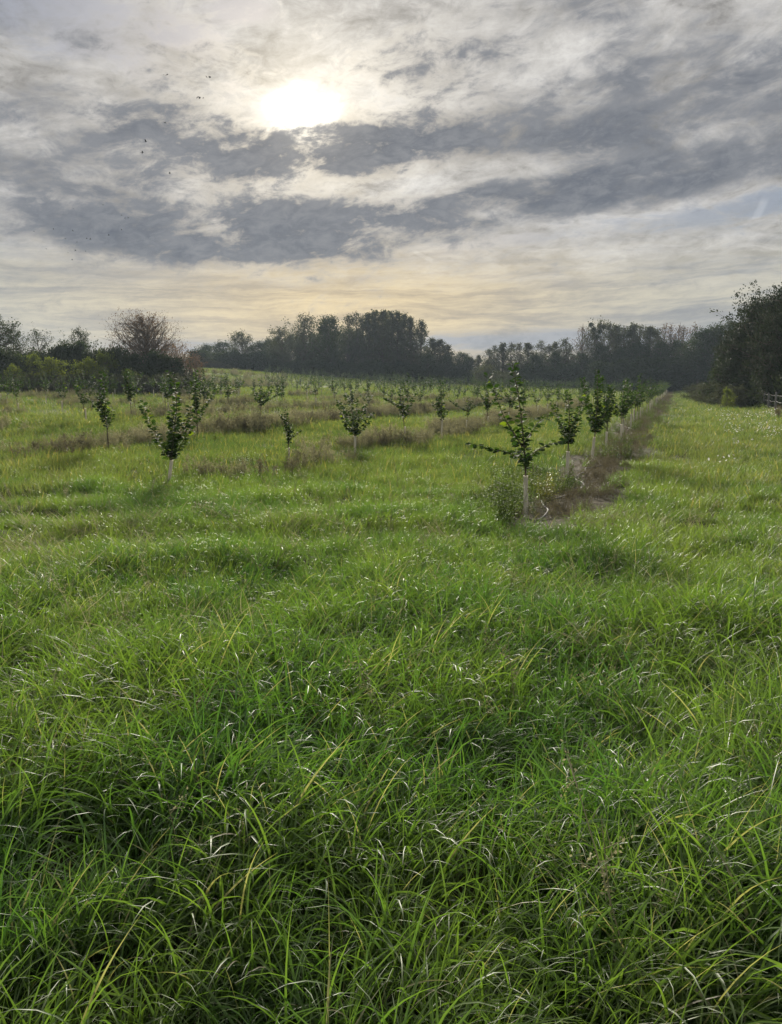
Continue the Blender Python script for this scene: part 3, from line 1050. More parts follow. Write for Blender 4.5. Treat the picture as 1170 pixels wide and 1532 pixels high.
# the nearest hazel
detailed_hazel(787, 775, [(787, 775), (787, 710), (783, 650), (776, 590), (766, 543)],
               [[(784, 690, 0), (764, 676, -.05), (738, 673, -.1), (703, 662, -.15)],
                [(782, 668, 0), (757, 632, .05), (745, 598, .05), (731, 560, .0)],
                [(786, 688, 0), (806, 668, -.1), (826, 661, -.15), (834, 658, -.2)],
                [(783, 664, 0), (800, 644, .1), (812, 626, .12), (838, 617, .15)],
                [(786, 700, 0), (776, 684, -.2), (766, 668, -.4)],
                [(784, 676, 0), (778, 655, .25), (764, 630, .4)]],
               'nearest young hazel tree with wide side branches, leafy weeds round its white guard', G_ROW[0],
               [80, 62, 60, 50, 46, 44, 44], .09, .53, True, 11)
detailed_hazel(848, 720, [(848, 720), (850, 668), (852, 630), (851, 600), (848, 585)],
               [[(850, 665, 0), (842, 650, 0), (838, 632, -.1)], [(851, 660, 0), (866, 640, .1), (872, 612, .2)], [(851, 655, 0), (838, 625, .2), (833, 600, .3)],
                [(851, 650, 0), (862, 615, -.2), (870, 592, -.3)], [(850, 663, 0), (846, 655, -.3), (842, 645, -.5)]],
               'second young hazel tree from the front beside the right grass lane, low bushy crown', G_ROW[0], [92], .09, .52, False, 12)
detailed_hazel(885, 692, [(885, 692), (890, 652), (893, 615), (894, 580), (893, 553)],
               [[(891, 650, 0), (905, 625, 0), (910, 585, .1)], [(891, 645, 0), (880, 610, .1), (876, 572, .1)], [(892, 640, 0), (903, 610, -.4), (905, 580, -.6)],
                [(891, 648, 0), (878, 630, -.4), (868, 600, -.6)], [(892, 640, 0), (890, 610, .5), (884, 565, .7)], [(893, 620, 0), (900, 590, .2), (903, 562, .2)]],
               'third young hazel tree from the front beside the right grass lane, tall bushy crown', G_ROW[0], [92], .09, .55, False, 13)
detailed_hazel(252, 725, [(250, 725), (256, 690), (260, 650), (266, 605), (262, 570), (252, 556)],
               [[(256, 690, 0), (240, 660, -.1), (232, 640, -.1), (215, 600, -.15)], [(257, 688, 0), (272, 660, .1), (284, 640, .1), (300, 618, .1)],
                [(256, 686, 0), (252, 650, .2), (248, 615, .3)], [(257, 684, 0), (268, 650, -.3), (272, 620, -.4)], [(259, 660, 0), (274, 630, .3), (276, 610, .4)]],
               'leaning young hazel tree with a long tip shoot, first in the second row', G_ROW[1], [92], .096, .40, False, 14)

detailed_hazel(531, 681, [(531, 681), (532, 655), (529, 625), (524, 605), (518, 590)],
               [[(531, 652, 0), (516, 635, .1), (509, 612, .1), (506, 598, .1)], [(532, 652, 0), (545, 640, 0), (551, 628, -.1), (557, 617, -.1)], [(531, 650, 0), (533, 620, .3), (531, 596, .4)],
                [(531, 650, 0), (524, 625, -.3), (514, 604, -.4)], [(532, 648, 0), (540, 628, .3), (546, 606, .4)]],
               'broad bushy young hazel tree over brown stalks in the second row', G_ROW[1], [88], .095, .45, False, 15)

# a stock of mid and far saplings
STOCK = []
for v in range(10):
    rg = np.random.default_rng(500 + v)
    up = v in (3, 8)
    tr, lim = random_hazel(rg, rg.uniform(1.35, 1.8), .62, 0 if up else int(rg.integers(3, 6)), up)
    if up:
        lim = []
        for i in range(4):
            lim.append(smooth_poly([[0, 0, .5 + .1 * i], [rg.normal() * .1, rg.normal() * .1, .7 + .15 * i], [rg.normal() * .16, rg.normal() * .16, .95 + .15 * i]]))
    upt = tr[tr[:, 2] > .55]
    polys = [upt] + lim
    gm = guard_mesh(rg, rg.uniform(.42, .55))
    wm = wood_mesh('sapling_wood', [tr] + lim, [.014] + [.008] * len(lim), .003, 5)
    near = foliage_mesh('sapling_leaves', polys, rg, 76, .092, 0)
    far = foliage_mesh('sapling_leaves_far', polys, rg, 54, .108, 1)
    mb = MB()
    STOCK.append((wm, gm, near, far))


def far_single(i):
    """one joined mesh for saplings only a few pixels tall"""
    wm, gm, near, far = STOCK[i]
    me = bpy.data.meshes.new('sapling_far')
    import bmesh
    bm = bmesh.new()
    for q, mi in ((wm, 0), (gm, 1), (far, 2)):
        n0 = len(bm.faces)
        bm.from_mesh(q)
        bm.faces.ensure_lookup_table()
        for f_ in bm.faces[n0:]:
            f_.material_index = mi
    bm.to_mesh(me)
    bm.free()
    for m_ in (M_TWIG, M_GUARD, M_HAZEL):
        me.materials.append(m_)
    return me


FAR = [far_single(i) for i in range(10)]
ORD = ['first', 'second', 'third', 'fourth', 'fifth', 'sixth', 'seventh', 'eighth', 'ninth', 'tenth']
sap_count = 0


def sapling(x, y, label, group, guard=True, sc=None, v=None):
    global sap_count
    sap_count += 1
    v = int(rng.integers(0, 10)) if v is None else v
    wm, gm, near, far = STOCK[v]
    d = math.hypot(x, y)
    z = float(H(x, y))
    s = rng.uniform(.85, 1.12) if sc is None else sc
    if d > 52:
        return thing('young_hazel_tree', (x, y, z), label, 'young tree', group, rng.uniform(0, 6.28), s, FAR[v])
    o = thing('young_hazel_tree', (x, y, z), label, 'young tree', group, rng.uniform(0, 6.28), s)
    ob('trunk', wm, o)
    if guard:
        ob('tree_guard', gm, o)
    ob('foliage', near if d < 32 else far, o)
    return o


def in_view(x, y, m=6):
    return y > 3 and abs(math.degrees(math.atan2(x, y))) < 27.9 + m * 8 / max(y, 8)


# row 1
s_ = 19.0
i_ = 3
while s_ < 118:
    x, y = to_xy(ROW0 + rng.normal() * .07, s_)
    lab = ('%s young hazel tree from the front beside the right grass lane' % ORD[i_]) if i_ < 7 else 'young hazel tree in the far crowded part of the right lane row'
    sapling(x, y, lab, G_ROW[0], True, rng.uniform(1.0, 1.2))
    s_ += 3.1
    i_ += 1
# row 2: the ones the photograph shows clearly, then the rest
for j, (px, py, v, sc, lab) in enumerate([
        (433, 692, 3, .72, 'thin spindly young hazel tree between brown weeds in the second row'),
        (606, 664, 2, 1.08, 'young hazel tree with outspread arms behind brown stalks, middle of the second row'),
        (661, 657, 8, 1.0, 'narrow young hazel tree on a clear white guard in the second row'),
        (698, 649, 4, .9, 'small young hazel tree on a leaning white guard in the second row'),
        (730, 642, 0, 1.05, 'young hazel tree just left of the nearest hazel, end of the open second row')]):
    x, y = at(px, py)
    sapling(x, y, lab, G_ROW[1], True, sc, v)
s_ = 31.0
while s_ < 118:
    x, y = to_xy(ROW0 - PITCH_ROW + .7 + rng.normal() * .08, s_)
    if rng.random() > .08:
        sapling(x, y, 'young hazel tree in the far part of the second row from the right', G_ROW[1], True, rng.uniform(.95, 1.2))
    s_ += 3.1
NAMES = {2: 'third', 3: 'fourth', 4: 'fifth', 5: 'sixth', 6: 'seventh', 7: 'eighth', 8: 'ninth'}
for (px, py, v, lab) in [(163, 678, 8, 'narrow upright young hazel tree without visible guard, nearest of the third row at left'),
                         (296, 656, 5, 'young hazel tree just right behind the leaning hazel, third row'),
                         (391, 640, 6, 'wide young hazel tree with a drooping right arm in the third row')]:
    x, y = at(px, py)
    sapling(x, y, lab, 'young hazel trees in the third row', False, 1.05, v)
CAND = []
for k in range(2, 18):
    l0 = ROW0 - PITCH_ROW * k
    s_ = {2: 29.0, 3: 19.5, 4: 22}.get(k, 20.0)
    while s_ < 118:
        x, y = to_xy(l0 + rng.normal() * .12, s_)
        s_ += 2.2
        # stay on the field, in front of the scrub and the wood
        if not in_view(x, y) or rng.random() < .08:
            continue
        a_ = math.degrees(math.atan2(x, y))
        if y > (58 if a_ < -14.8 else 84 if a_ < -9.5 else 118):
            continue
        CAND.append((math.hypot(x, y), x, y, k))
CAND.sort()
REST = [(c[1], c[2]) for c in CAND[max(0, 296 - sap_count):]]
for d_, x, y, k in CAND[:max(0, 296 - sap_count)]:
    nm = NAMES.get(k)
    if nm:
        lab = 'young hazel tree in the %s row from the right on the rising field' % nm
        grp = 'young hazel trees in the %s row' % nm
    else:
        lab = 'small distant young hazel tree on the upper left field before the scrub'
        grp = 'distant young hazel trees on the upper left field'
    sapling(x, y, lab, grp, rng.random() < .5, rng.uniform(.9, 1.18))
print('saplings', sap_count, len(REST))


# ------------------------------------------------------------------ grass and weeds (uncountable: scattered tufts)
def blades(rg, n, Rd, L, w, seg, lean=(0.05, .3), curl=(.3, 1.9), vfold=True, bias=0.0):
    """n curved tapering blades on a disc"""
    rr = Rd * np.sqrt(rg.random(n))
    ra = rg.uniform(0, 2 * math.pi, n)
    root = np.stack([rr * np.cos(ra), rr * np.sin(ra), np.full(n, -.015)], 1)
    phi = rg.uniform(0, 2 * math.pi, n)
    phi = np.where(rg.random(n) < bias, rg.normal(size=n) * .7, phi)
    ln = rg.uniform(L[0], L[1], n) * np.where(rg.random(n) < .3, .6, 1)
    th0 = rg.uniform(lean[0], lean[1], n)
    cu = rg.uniform(curl[0], curl[1], n) * np.where(rg.random(n) < .25, .3, 1)
    pw = rg.uniform(1.2, 2.6, n)
    wid = w * rg.uniform(.6, 1.25, n)
    tw = rg.normal(size=n) * .5
    tw1 = rg.normal(size=n) * .9
    p = root.copy()
    rows = []
    dphi = rg.normal(size=n) * .35
    for j in range(seg + 1):
        t = j / seg
        th = th0 + cu * t ** pw
        ph = phi + dphi * t
        d = np.stack([np.sin(th) * np.cos(ph), np.sin(th) * np.sin(ph), np.cos(th)], 1)
        s0 = np.stack([-np.sin(ph), np.cos(ph), np.zeros(n)], 1)
        nn = np.cross(s0, d)
        a = tw + tw1 * t
        sv = s0 * np.cos(a)[:, None] + nn * np.sin(a)[:, None]
        nv = np.cross(d, sv)
        wj = wid * (0.55 + .45 * min(1, t * 4)) * max(0.06, (1 - t ** 2.2))
        if vfold:
            rows.append(np.stack([p - sv * wj[:, None] * .5, p - nv * wj[:, None] * .16, p + sv * wj[:, None] * .5], 1))
        else:
            rows.append(np.stack([p - sv * wj[:, None] * .5, p + sv * wj[:, None] * .5], 1))
        p = p + d * (ln / seg)[:, None]
    A = np.stack(rows, 1)
    c = A.shape[2]
    V = A.reshape(-1, 3)
    per = (seg + 1) * c
    F = []
    for j in range(seg):
        for q in range(c - 1):
            F.append([j * c + q, j * c + q + 1, (j + 1) * c + q + 1, (j + 1) * c + q])
    F = (np.array(F)[None] + (np.arange(n) * per)[:, None, None]).reshape(-1, 4)
    return V, F, np.repeat(rg.random(n), per)


def blade_proto(name, seed, mat, *a, **kw):
    rg = np.random.default_rng(seed)
    mb = MB()
    V, F, r = blades(rg, *a, **kw)
    mb.add(V, None, F, r)
    return bpy.data.objects.new(name, mb.mesh(name, mat, True))


def scatter(name, P, eul, scl, idx, protos, label=None):
    """one object whose points carry tufts"""
    me = bpy.data.meshes.new(name)
    n = len(P)
    me.vertices.add(n)
    me.vertices.foreach_set('co', np.asarray(P, np.float32).ravel())
    a = me.attributes.new('turn', 'FLOAT_VECTOR', 'POINT')
    a.data.foreach_set('vector', np.asarray(eul, np.float32).ravel())
    a = me.attributes.new('size', 'FLOAT_VECTOR', 'POINT')
    scl = np.asarray(scl, np.float32)
    if scl.ndim == 1:
        scl = np.repeat(scl[:, None], 3, 1)
    a.data.foreach_set('vector', scl.ravel())
    a = me.attributes.new('pick', 'INT', 'POINT')
    a.data.foreach_set('value', np.asarray(idx, np.int32))
    o = ob(name, me)
    o['kind'] = 'stuff'
    if label:
        o['label'] = label
    ng = bpy.data.node_groups.new(name, 'GeometryNodeTree')
    ng.interface.new_socket('Geometry', in_out='INPUT', socket_type='NodeSocketGeometry')
    ng.interface.new_socket('Geometry', in_out='OUTPUT', socket_type='NodeSocketGeometry')
    N, Lk = ng.nodes, ng.links
    gi, go = N.new('NodeGroupInput'), N.new('NodeGroupOutput')
    iop = N.new('GeometryNodeInstanceOnPoints')
    jn = N.new('GeometryNodeJoinGeometry')
    for p in protos:
        oi = N.new('GeometryNodeObjectInfo')
        oi.inputs['Object'].default_value = p
        oi.inputs['As Instance'].default_value = True
        Lk.new(oi.outputs['Geometry'], jn.inputs[0])

    def named(nm, ty):
        q = N.new('GeometryNodeInputNamedAttribute')
        q.data_type = ty
        q.inputs['Name'].default_value = nm
        return q.outputs['Attribute']
    e2r = N.new('FunctionNodeEulerToRotation')
    Lk.new(named('turn', 'FLOAT_VECTOR'), e2r.inputs[0])
    Lk.new(gi.outputs[0], iop.inputs['Points'])
    Lk.new(jn.outputs[0], iop.inputs['Instance'])
    iop.inputs['Pick Instance'].default_value = True
    Lk.new(named('pick', 'INT'), iop.inputs['Instance Index'])
    Lk.new(e2r.outputs[0], iop.inputs['Rotation'])
    Lk.new(named('size', 'FLOAT_VECTOR'), iop.inputs['Scale'])
    Lk.new(iop.outputs[0], go.inputs[0])
    md = o.modifiers.new('tufts', 'NODES')
    md.node_group = ng
    return o


def ring_points(r0, r1, dens, half=34, pad=1.2, rg=rng):
    """random ground points in the wedge in front of the camera"""
    area = (r1 ** 2 - r0 ** 2) * math.radians(half)
    n = int(area * dens)
    r = np.sqrt(rg.uniform(r0 ** 2, r1 ** 2, n))
    a = np.radians(rg.uniform(-half, half, n))
    x, y = r * np.sin(a), r * np.cos(a)
    x = x + pad * rg.uniform(-1, 1, n)
    return x, y


def strip_mask(x, y, grow=0.0):
    """1 inside the weedy strips under the hazel rows"""
    l, s = to_ls(x, y)
    k = np.round((ROW0 - l) / PITCH_ROW)
    dl = np.abs(l - (ROW0 - k * PITCH_ROW + np.where(k == 1, .35 * sstep(s, 12, 30) - .15, 0)))
    wob = (vnoise(x * .8, y * .8, 21) - .5) * .7
    dl = np.where(k == 0, np.maximum(np.abs(l - ROW0 - .22) * 1.05 - grow, 0), dl)
    s0 = np.where(k == 0, 7.7, np.where(k == 1, 9.6, 11.5))
    m = (1 - sstep(dl + wob, .55, .9)) * sstep(s + wob, s0, s0 + .8) * (l < 0.5)
    return m


def place(x, y, rg, flow=.6, tilt=.12):
    n = len(x)
    z = H(x, y)
    fl = (fbm(x * .6, y * .6, 31) - .5) * 7 + rg.normal(size=n) * (1 - flow) * 3
    e = np.stack([rg.normal(size=n) * tilt, rg.normal(size=n) * tilt, fl], 1)
    return np.stack([x, y, z], 1), e


rg = np.random.default_rng(42)
NEAR = [blade_proto('grass_tuft', 60 + i, M_GRASS, 58, .12, (.17, .46), .0082, 9, (.08, .65), (1.0, 3.2), True, bias=.35 if i < 4 else .65) for i in range(8)]
MIDT = [blade_proto('grass_tuft_mid', 80 + i, M_GRASS_MID, 70, .19, (.17, .44), .0085, 6, (.08, .65), (.9, 3.0), False, bias=.2) for i in range(7)]
FART = [blade_proto('lane_tuft', 95 + i, M_GRASS_FAR, 90, .42, (.11, .24), .010, 3, (.05, .5), (.3, 1.8), False, bias=.3) for i in range(6)]
VFAR = [blade_proto('lane_patch', 105 + i, M_GRASS_FAR, 110, .95, (.10, .22), .020, 2, (.05, .5), (.3, 1.5), False) for i in range(5)]
TUSS = [blade_proto('tussock', 115 + i, M_GRASS, 130, .16, (.35, .75), .0085, 9, (.15, .75), (.9, 2.6), True, bias=.3) for i in range(5)]


def height_at(x, y):
    r = np.hypot(x, y)
    return (1.0 - .45 * sstep(r, 2.5, 9.5)) * (.45 + 1.1 * fbm(x * 1.1, y * 1.1, 12))


x, y = ring_points(.5, 8.2, 105, 40, .5, rg)
x1, y1 = ring_points(.3, 4.2, 95, 120, .3, rg)
side = np.abs(np.degrees(np.arctan2(x1, y1))) > 39
x, y = np.concatenate([x, x1[side]]), np.concatenate([y, y1[side]])
keep = (rg.random(len(x)) > sstep(np.hypot(x, y), 3.6, 8.2)) & (rg.random(len(x)) > .95 * strip_mask(x, y))
x, y = x[keep], y[keep]
P, e = place(x, y, rg)
sc = height_at(x, y) * rg.uniform(.8, 1.2, len(x))
scatter('grass_foreground', P, e, sc, rg.integers(0, len(NEAR), len(x)), NEAR, 'long lush drooping meadow grass in the foreground')
x, y = ring_points(3.4, 19, 46, 35, .6, rg)
r_ = np.hypot(x, y)
keep = (rg.random(len(x)) < sstep(r_, 3.2, 7.0)) & (rg.random(len(x)) > sstep(r_, 9.5, 19))
x, y = x[keep], y[keep]
keep = rg.random(len(x)) > np.where(to_ls(x, y)[0] > -4, .95, .55) * strip_mask(x, y)
x, y = x[keep], y[keep]
P, e = place(x, y, rg)
scatter('grass_middle', P, e, height_at(x, y) * rg.uniform(.75, 1.2, len(x)), rg.integers(0, len(MIDT), len(x)), MIDT, 'green meadow grass of the headland before the hazel rows')
x, y = ring_points(8.0, 33, 14, 33, .6, rg)
r_ = np.hypot(x, y)
keep = (rg.random(len(x)) < sstep(r_, 7.5, 16.0)) & (rg.random(len(x)) > sstep(r_, 26, 33))
x, y = x[keep], y[keep]
keep = rg.random(len(x)) > np.where(to_ls(x, y)[0] > -4, 1.0, .45) * strip_mask(x, y, .25)
x, y = x[keep], y[keep]
P, e = place(x, y, rg)
scatter('grass_lanes', P, e, rg.uniform(.7, 1.15, len(x)) * (.7 + .6 * fbm(x * .5, y * .5, 14)), rg.integers(0, len(FART), len(x)), FART, 'mown yellow green grass of the lanes between the rows')
x, y = ring_points(25, 152, 1.9, 31, .6, rg)
keep = (rg.random(len(x)) > np.where(to_ls(x, y)[0] > -4, 1.0, .3) * strip_mask(x, y, .5)) & ~((np.degrees(np.arctan2(x, y)) < -14.6) & (y > 66))
x, y = x[keep], y[keep]
P, e = place(x, y, rg)
scatter('grass_far', P, e, rg.uniform(.7, 1.2, len(x)) * (.7 + .6 * fbm(x * .3, y * .3, 15)), rg.integers(0, len(VFAR), len(x)), VFAR, 'distant grass of the rising field')

# tussocks: old clumps with long arching blades
x, y = ring_points(1.2, 13, 2.2, 34, .5, rg)
keep = (fbm(x * .5, y * .5, 77) > .45) & (strip_mask(x, y) < .3)
x, y = x[keep], y[keep]
P, e = place(x, y, rg, .3)
scatter('grass_tussocks', P, e, rg.uniform(.45, .85, len(x)) * height_at(x, y), rg.integers(0, len(TUSS), len(x)), TUSS, 'darker tussocks with long arching blades among the meadow grass')


LITTER = [blade_proto('litter', 150 + i, M_BROWN, 22, .16, (.15, .36), .0055, 5, (.8, 1.45), (.1, .9), False) for i in range(4)]
THAT = [blade_proto('thatch', 140 + i, M_DRY, 26, .16, (.18, .42), .0055, 5, (.7, 1.4), (.1, .9), False) for i in range(4)]
x, y = ring_points(.8, 9, 9, 38, .5, rg)
keep = fbm(x * .7, y * .7, 61) > .5
x, y = x[keep], y[keep]
P, e = place(x, y, rg, 0, .25)
P[:, 2] += rg.uniform(.0, .12, len(x))
scatter('dead_grass', P, e, rg.uniform(.6, 1.1, len(x)), rg.integers(0, 4, len(x)), THAT, 'pale dead blades lying among the green grass')


x, y = to_xy(ROW0 + .3 + rg.normal(size=900) * .35, rg.uniform(8.6, 40, 900))
P, e = place(x, y, rg, 0, .3)
scatter('row_litter', P, e, rg.uniform(.5, 1.0, len(x)), rg.integers(0, 4, len(x)), LITTER, 'dead stems and litter on the bare soil beside the hazel row')


def dry_proto(seed, n, h, mat, seeds=9, grain=.028):
    """clump of dead branched stalks with seed heads"""
    rg = np.random.default_rng(seed)
    mb = MB()
    for i in range(n):
        a = rg.uniform(0, 6.28)
        ln = h * rg.uniform(.5, 1.1)
        t = rg.uniform(.02, .42)
        d = np.array([math.cos(a) * math.sin(t), math.sin(a) * math.sin(t), math.cos(t)])
        p0 = np.array([rg.normal() * .12, rg.normal() * .12, -.02])
        p2 = p0 + d * ln
        p1 = (p0 + p2) / 2 + rg.normal(size=3) * .03
        r_ = rg.random()
        mb.tube(np.stack([p0, p1, p2]), .0032, .0014, 3, False, r_)
        for b in range(4):
            u = rg.uniform(.35, .95)
            q0 = p0 * (1 - u) + p2 * u
            q1 = q0 + (d + rg.normal(size=3) * .6) * ln * rg.uniform(.08, .2)
            mb.tube(np.stack([q0, q1]), .0018, .001, 3, False, r_)
            k = seeds
            Q = q0 + (q1 - q0) * rg.uniform(.2, 1.1, (k, 1)) + rg.normal(size=(k, 3)) * .012
            V, F, _ = kites(Q, grain, rg)
            mb.add(V, None, F, r_)
    return bpy.data.objects.new('dry_weed_clump', mb.mesh('dry_weed_clump', mat))


def weed_proto(seed, n, h, mat, leaf=.045):
    """leafy green weed with upright stems"""
    rg = np.random.default_rng(seed)
    mb = MB()
    V0, F3, F4 = hazel_leaf_template(rg, 1)
    V0 = V0 * [.7, 1, 1]
    for i in range(n):
        a = rg.uniform(0, 6.28)
        ln = h * rg.uniform(.5, 1.1)
        t = rg.uniform(.02, .5)
        d = np.array([math.cos(a) * math.sin(t), math.sin(a) * math.sin(t), math.cos(t)])
        p0 = np.array([rg.normal() * .09, rg.normal() * .09, -.02])
        p2 = p0 + d * ln
        poly = smooth_poly([p0, (p0 + p2) / 2 + rg.normal(size=3) * .03, p2], 4)
        r_ = rg.random()
        mb.tube(poly, .0035, .0015, 3, False, r_)
        P, D, Nn, s = leaves_on(poly, rg, 55, leaf, .1)
        M = frames(P, D, Nn, s)
        V = np.einsum('nij,vj->nvi', M, V0) + P[:, None, :]
        mb.add(V.reshape(-1, 3), None, (F4[None] + (np.arange(len(P)) * 4)[:, None, None]).reshape(-1, 4), np.repeat(np.clip(r_ + rg.normal(size=len(P)) * .2, 0, 1), 4))
    return bpy.data.objects.new('green_weed_clump', mb.mesh('green_weed_clump', mat))


DRY = [dry_proto(200 + i, 14, .62, M_BROWN if i == 0 else M_DRY) for i in range(6)]
BRN = [dry_proto(210 + i, 14, .62, M_BROWN) for i in range(3)]
GRN = [weed_proto(220 + i, 11, .42, M_WEED) for i in range(4)]


def in_strips(n, rows, smin, smax, rg, wid=.55, off=0.0):
    k = rg.choice(rows, n)
    s = rg.uniform(smin, smax, n)
    l = ROW0 - k * PITCH_ROW + rg.normal(size=n) * wid + off + np.where(k == 1, .35 * sstep(s, 12, 30) - .15, 0)
    return to_xy(l, s) + (k, s)


def wedge(x, y, half=32):
    return np.abs(np.degrees(np.arctan2(x, y))) < half


# bent seed stalks in the foreground and dry growth on the grassy bank
STALK = [dry_proto(280 + i, 2, .6, M_DRY, 14, .012) for i in range(4)]
x, y = ring_points(1.6, 12, 1.1, 32, .3, rg)
P, e = place(x, y, rg, 0, .35)
scatter('seed_stalks', P, e, rg.uniform(.55, 1.0, len(x)), rg.integers(0, 4, len(x)), STALK, 'thin dry seed stalks standing in the meadow grass')
bx = rg.uniform(285, 430, 700)
bd = rg.uniform(82, 118, 700)
x, y = np.array([at_d(a, b) for a, b in zip(bx, bd)]).T
keep = vnoise(x * .12, y * .3, 71) > .5
x, y = x[keep], y[keep]
P, e = place(x, y, rg, 0, .1)
scatter('bank_weeds', P, e, rg.uniform(.7, 1.4, len(x)), rg.integers(0, 6, len(x)), DRY, 'pale dry growth on the grassy bank')

# dead stalks under rows two to six
x, y, k_a, s_a = in_strips(7000, np.array([1, 1, 2, 2, 3, 4, 5, 6, 7]), 9.8, 60, rg, .5)
dn = vnoise(x * .35, y * .35, 41)
keep = wedge(x, y) & (dn > np.choose(np.minimum(k_a, 4), [0, .30, .12, .38, .55])) & (s_a > np.where(k_a == 1, 10.4, 12.0))
x, y, k_a, s_a = x[keep], y[keep], k_a[keep], s_a[keep]
P, e = place(x, y, rg, 0, .1)
scatter('dead_weeds', P, e, rg.uniform(.4, .95, len(x)) * (.6 + .7 * vnoise(x * .9, y * .9, 44)), rg.integers(0, 6, len(x)), DRY, 'brown and grey dead weed stalks under the hazel rows')
# first row: dry litter on the lane side, green weeds round the first trees
x, y, k_a, s_a = in_strips(2600, np.array([0]), 8.8, 112, rg, .38, .36)
P, e = place(x, y, rg, 0, .2)
scatter('dry_row_weeds', P, e, rg.uniform(.08, .30, len(x)) * (1 + .9 * (rg.random(len(x)) < .12)), rg.integers(0, 3, len(x)), BRN, 'dry brown weeds along the row beside the right grass lane')
x, y, k_a, s_a = in_strips(150, np.array([0]), 8.7, 16, rg, .35, -.55)
x2, y2, k2, s2 = in_strips(1100, np.arange(1, 8), 10, 60, rg, .6)
x3, y3, k3, s3 = in_strips(420, np.array([0]), 12, 70, rg, .5, .1)
x, y = np.concatenate([x, x2, x3]), np.concatenate([y, y2, y3])
keep = wedge(x, y) & (vnoise(x * .6, y * .6, 51) > .38)
x, y = x[keep], y[keep]
P, e = place(x, y, rg, 0, .12)
scatter('green_weeds', P, e, rg.uniform(.4, .95, len(x)), rg.integers(0, 4, len(x)), GRN, 'leafy green weeds under the hazel rows')


if REST:
    x, y = np.array(REST).T
    P, e = place(x, y, rg, 0, .02)
    scatter('distant_saplings', P, e, rg.uniform(.85, 1.12, len(x)), rg.integers(0, 10, len(x)), [bpy.data.objects.new('sapling_far', q) for q in FAR], 'mass of tiny far saplings on the upper field')

# single weeds that stand out
def weed_thing(px, py, me, label, cat, name, sc, zs=1.0, group=None):
    x, y = at(px, py)
    o = thing(name, (x, y, float(H(x, y))), label, cat, group, rng.uniform(0, 6.28), sc, me)
    o.scale = (sc, sc, sc * zs)
    return o


BIGW = weed_proto(240, 34, .55, M_WEED, .042).data
weed_thing(750, 782, BIGW, 'bushy leafy green weed left of the nearest white guard', 'weed', 'leafy_weed', .95)
weed_thing(768, 770, weed_proto(243, 26, .5, M_WEED, .04).data, 'small leafy weed close against the nearest white guard', 'weed', 'leafy_weed', .7)
weed_thing(818, 752, weed_proto(241, 30, .55, leafy('yellow_weed', ((0.13, 0.16, 0.03), (0.26, 0.26, 0.06)), .4, (1, 1, .4), .5, .4), .045).data, 'yellow green leafy weed between the first two white guards', 'weed', 'leafy_weed', .8)
DK = dry_proto(260, 10, .75, M_BROWN, 16).data
for px, py, s, lab in [(95, 690, 1.0, 'dark brown dock stalk at the left edge of the weedy strip'), (30, 694, .8, 'brown dock stalk leftmost before the weedy strip'),
                       (468, 690, .75, 'brown dock stalk right of the spindly hazel'), (712, 650, .7, 'upright brown stalk between two white guards in the second row')]:
    weed_thing(px, py, DK, lab, 'weed', 'dock_stalk', s)
for px, py, s, lab in [(815, 780, .6, 'thin dry stalk right of the nearest guard foot'), (560, 800, .55, 'dry bent stalk in the grass left of the first weedy strip'), (930, 810, .5, 'thin dark stalk in the right grass lane')]:
    weed_thing(px, py, dry_proto(270 + px, 3, .7, M_BROWN, 8).data, lab, 'weed', 'dry_stalk', s)

# white flowers in the right grass lane
def flower_proto(seed):
    rg = np.random.default_rng(seed)
    st, pe = MB(), MB()
    for i in range(9):
        p0 = np.array([rg.normal() * .14, rg.normal() * .14, 0])
        p1 = p0 + [rg.normal() * .05, rg.normal() * .05, rg.uniform(.22, .42)]
        pe.tube(np.stack([p0, p1]), .003, .002, 3, False, .0)
        n_st = None
        k = 7
        a = np.arange(k) * 2 * math.pi / k
        c = p1
        ring = c + np.stack([np.cos(a) * .019, np.sin(a) * .019, np.full(k, .004)], 1)
        tilt = rg.normal(size=2) * .5
        ring[:, 2] += (ring[:, 0] - c[0]) * tilt[0] + (ring[:, 1] - c[1]) * tilt[1]
        st.add(np.vstack([ring, c + [0, 0, .012]]), [[q, (q + 1) % k, k] for q in range(k)])
    me = st.mesh('flower_heads', M_PETAL)
    return bpy.data.objects.new('white_flower_clump', me)


FL = [flower_proto(300 + i) for i in range(3)]
fx, fy = [], []
for px, py, n, sx, sy in [(1085, 627, 4, 9, 3), (1118, 632, 5, 10, 4), (1155, 628, 5, 9, 2), (1095, 652, 4, 14, 5), (1130, 655, 5, 12, 3), (1050, 623, 3, 9, 2), (1152, 664, 3, 12, 5), (1110, 690, 2, 30, 14)]:
    for _ in range(n):
        a, b = at(px + rg.normal() * sx, py + rg.normal() * sy)
        fx.append(a)
        fy.append(b)
fx, fy = np.array(fx), np.array(fy)
P, e = place(fx, fy, rg, 0, .1)
scatter('white_flowers', P, e, rg.uniform(.8, 1.25, len(fx)), rg.integers(0, 3, len(fx)), FL, 'patches of small white flowers in the right grass lane')


# irrigation hoses
def hose(k, s0, s1, off, label):
    s = np.arange(s0, s1, .18)
    l = ROW0 - k * PITCH_ROW + off + .10 * np.sin(s * 1.7) + .06 * np.sin(s * 4.1 + 1) + (np.where(True, .35 * sstep(s, 12, 30) - .15, 0) if k == 1 else 0)
    x, y = to_xy(l, s)
    z = H(x, y) + .015 + .03 * np.maximum(0, np.sin(s * 1.3 + 2)) + .015 * np.sin(s * 7)
    mb = MB()
    mb.tube(np.stack([x, y, z], 1), .013, .013, 6)
    o = ob('irrigation_hose', mb.mesh('irrigation_hose', M_HOSE, True))
    o['label'] = label
    o['category'] = 'hose'
    o['group'] = 'irrigation hoses along the hazel rows'


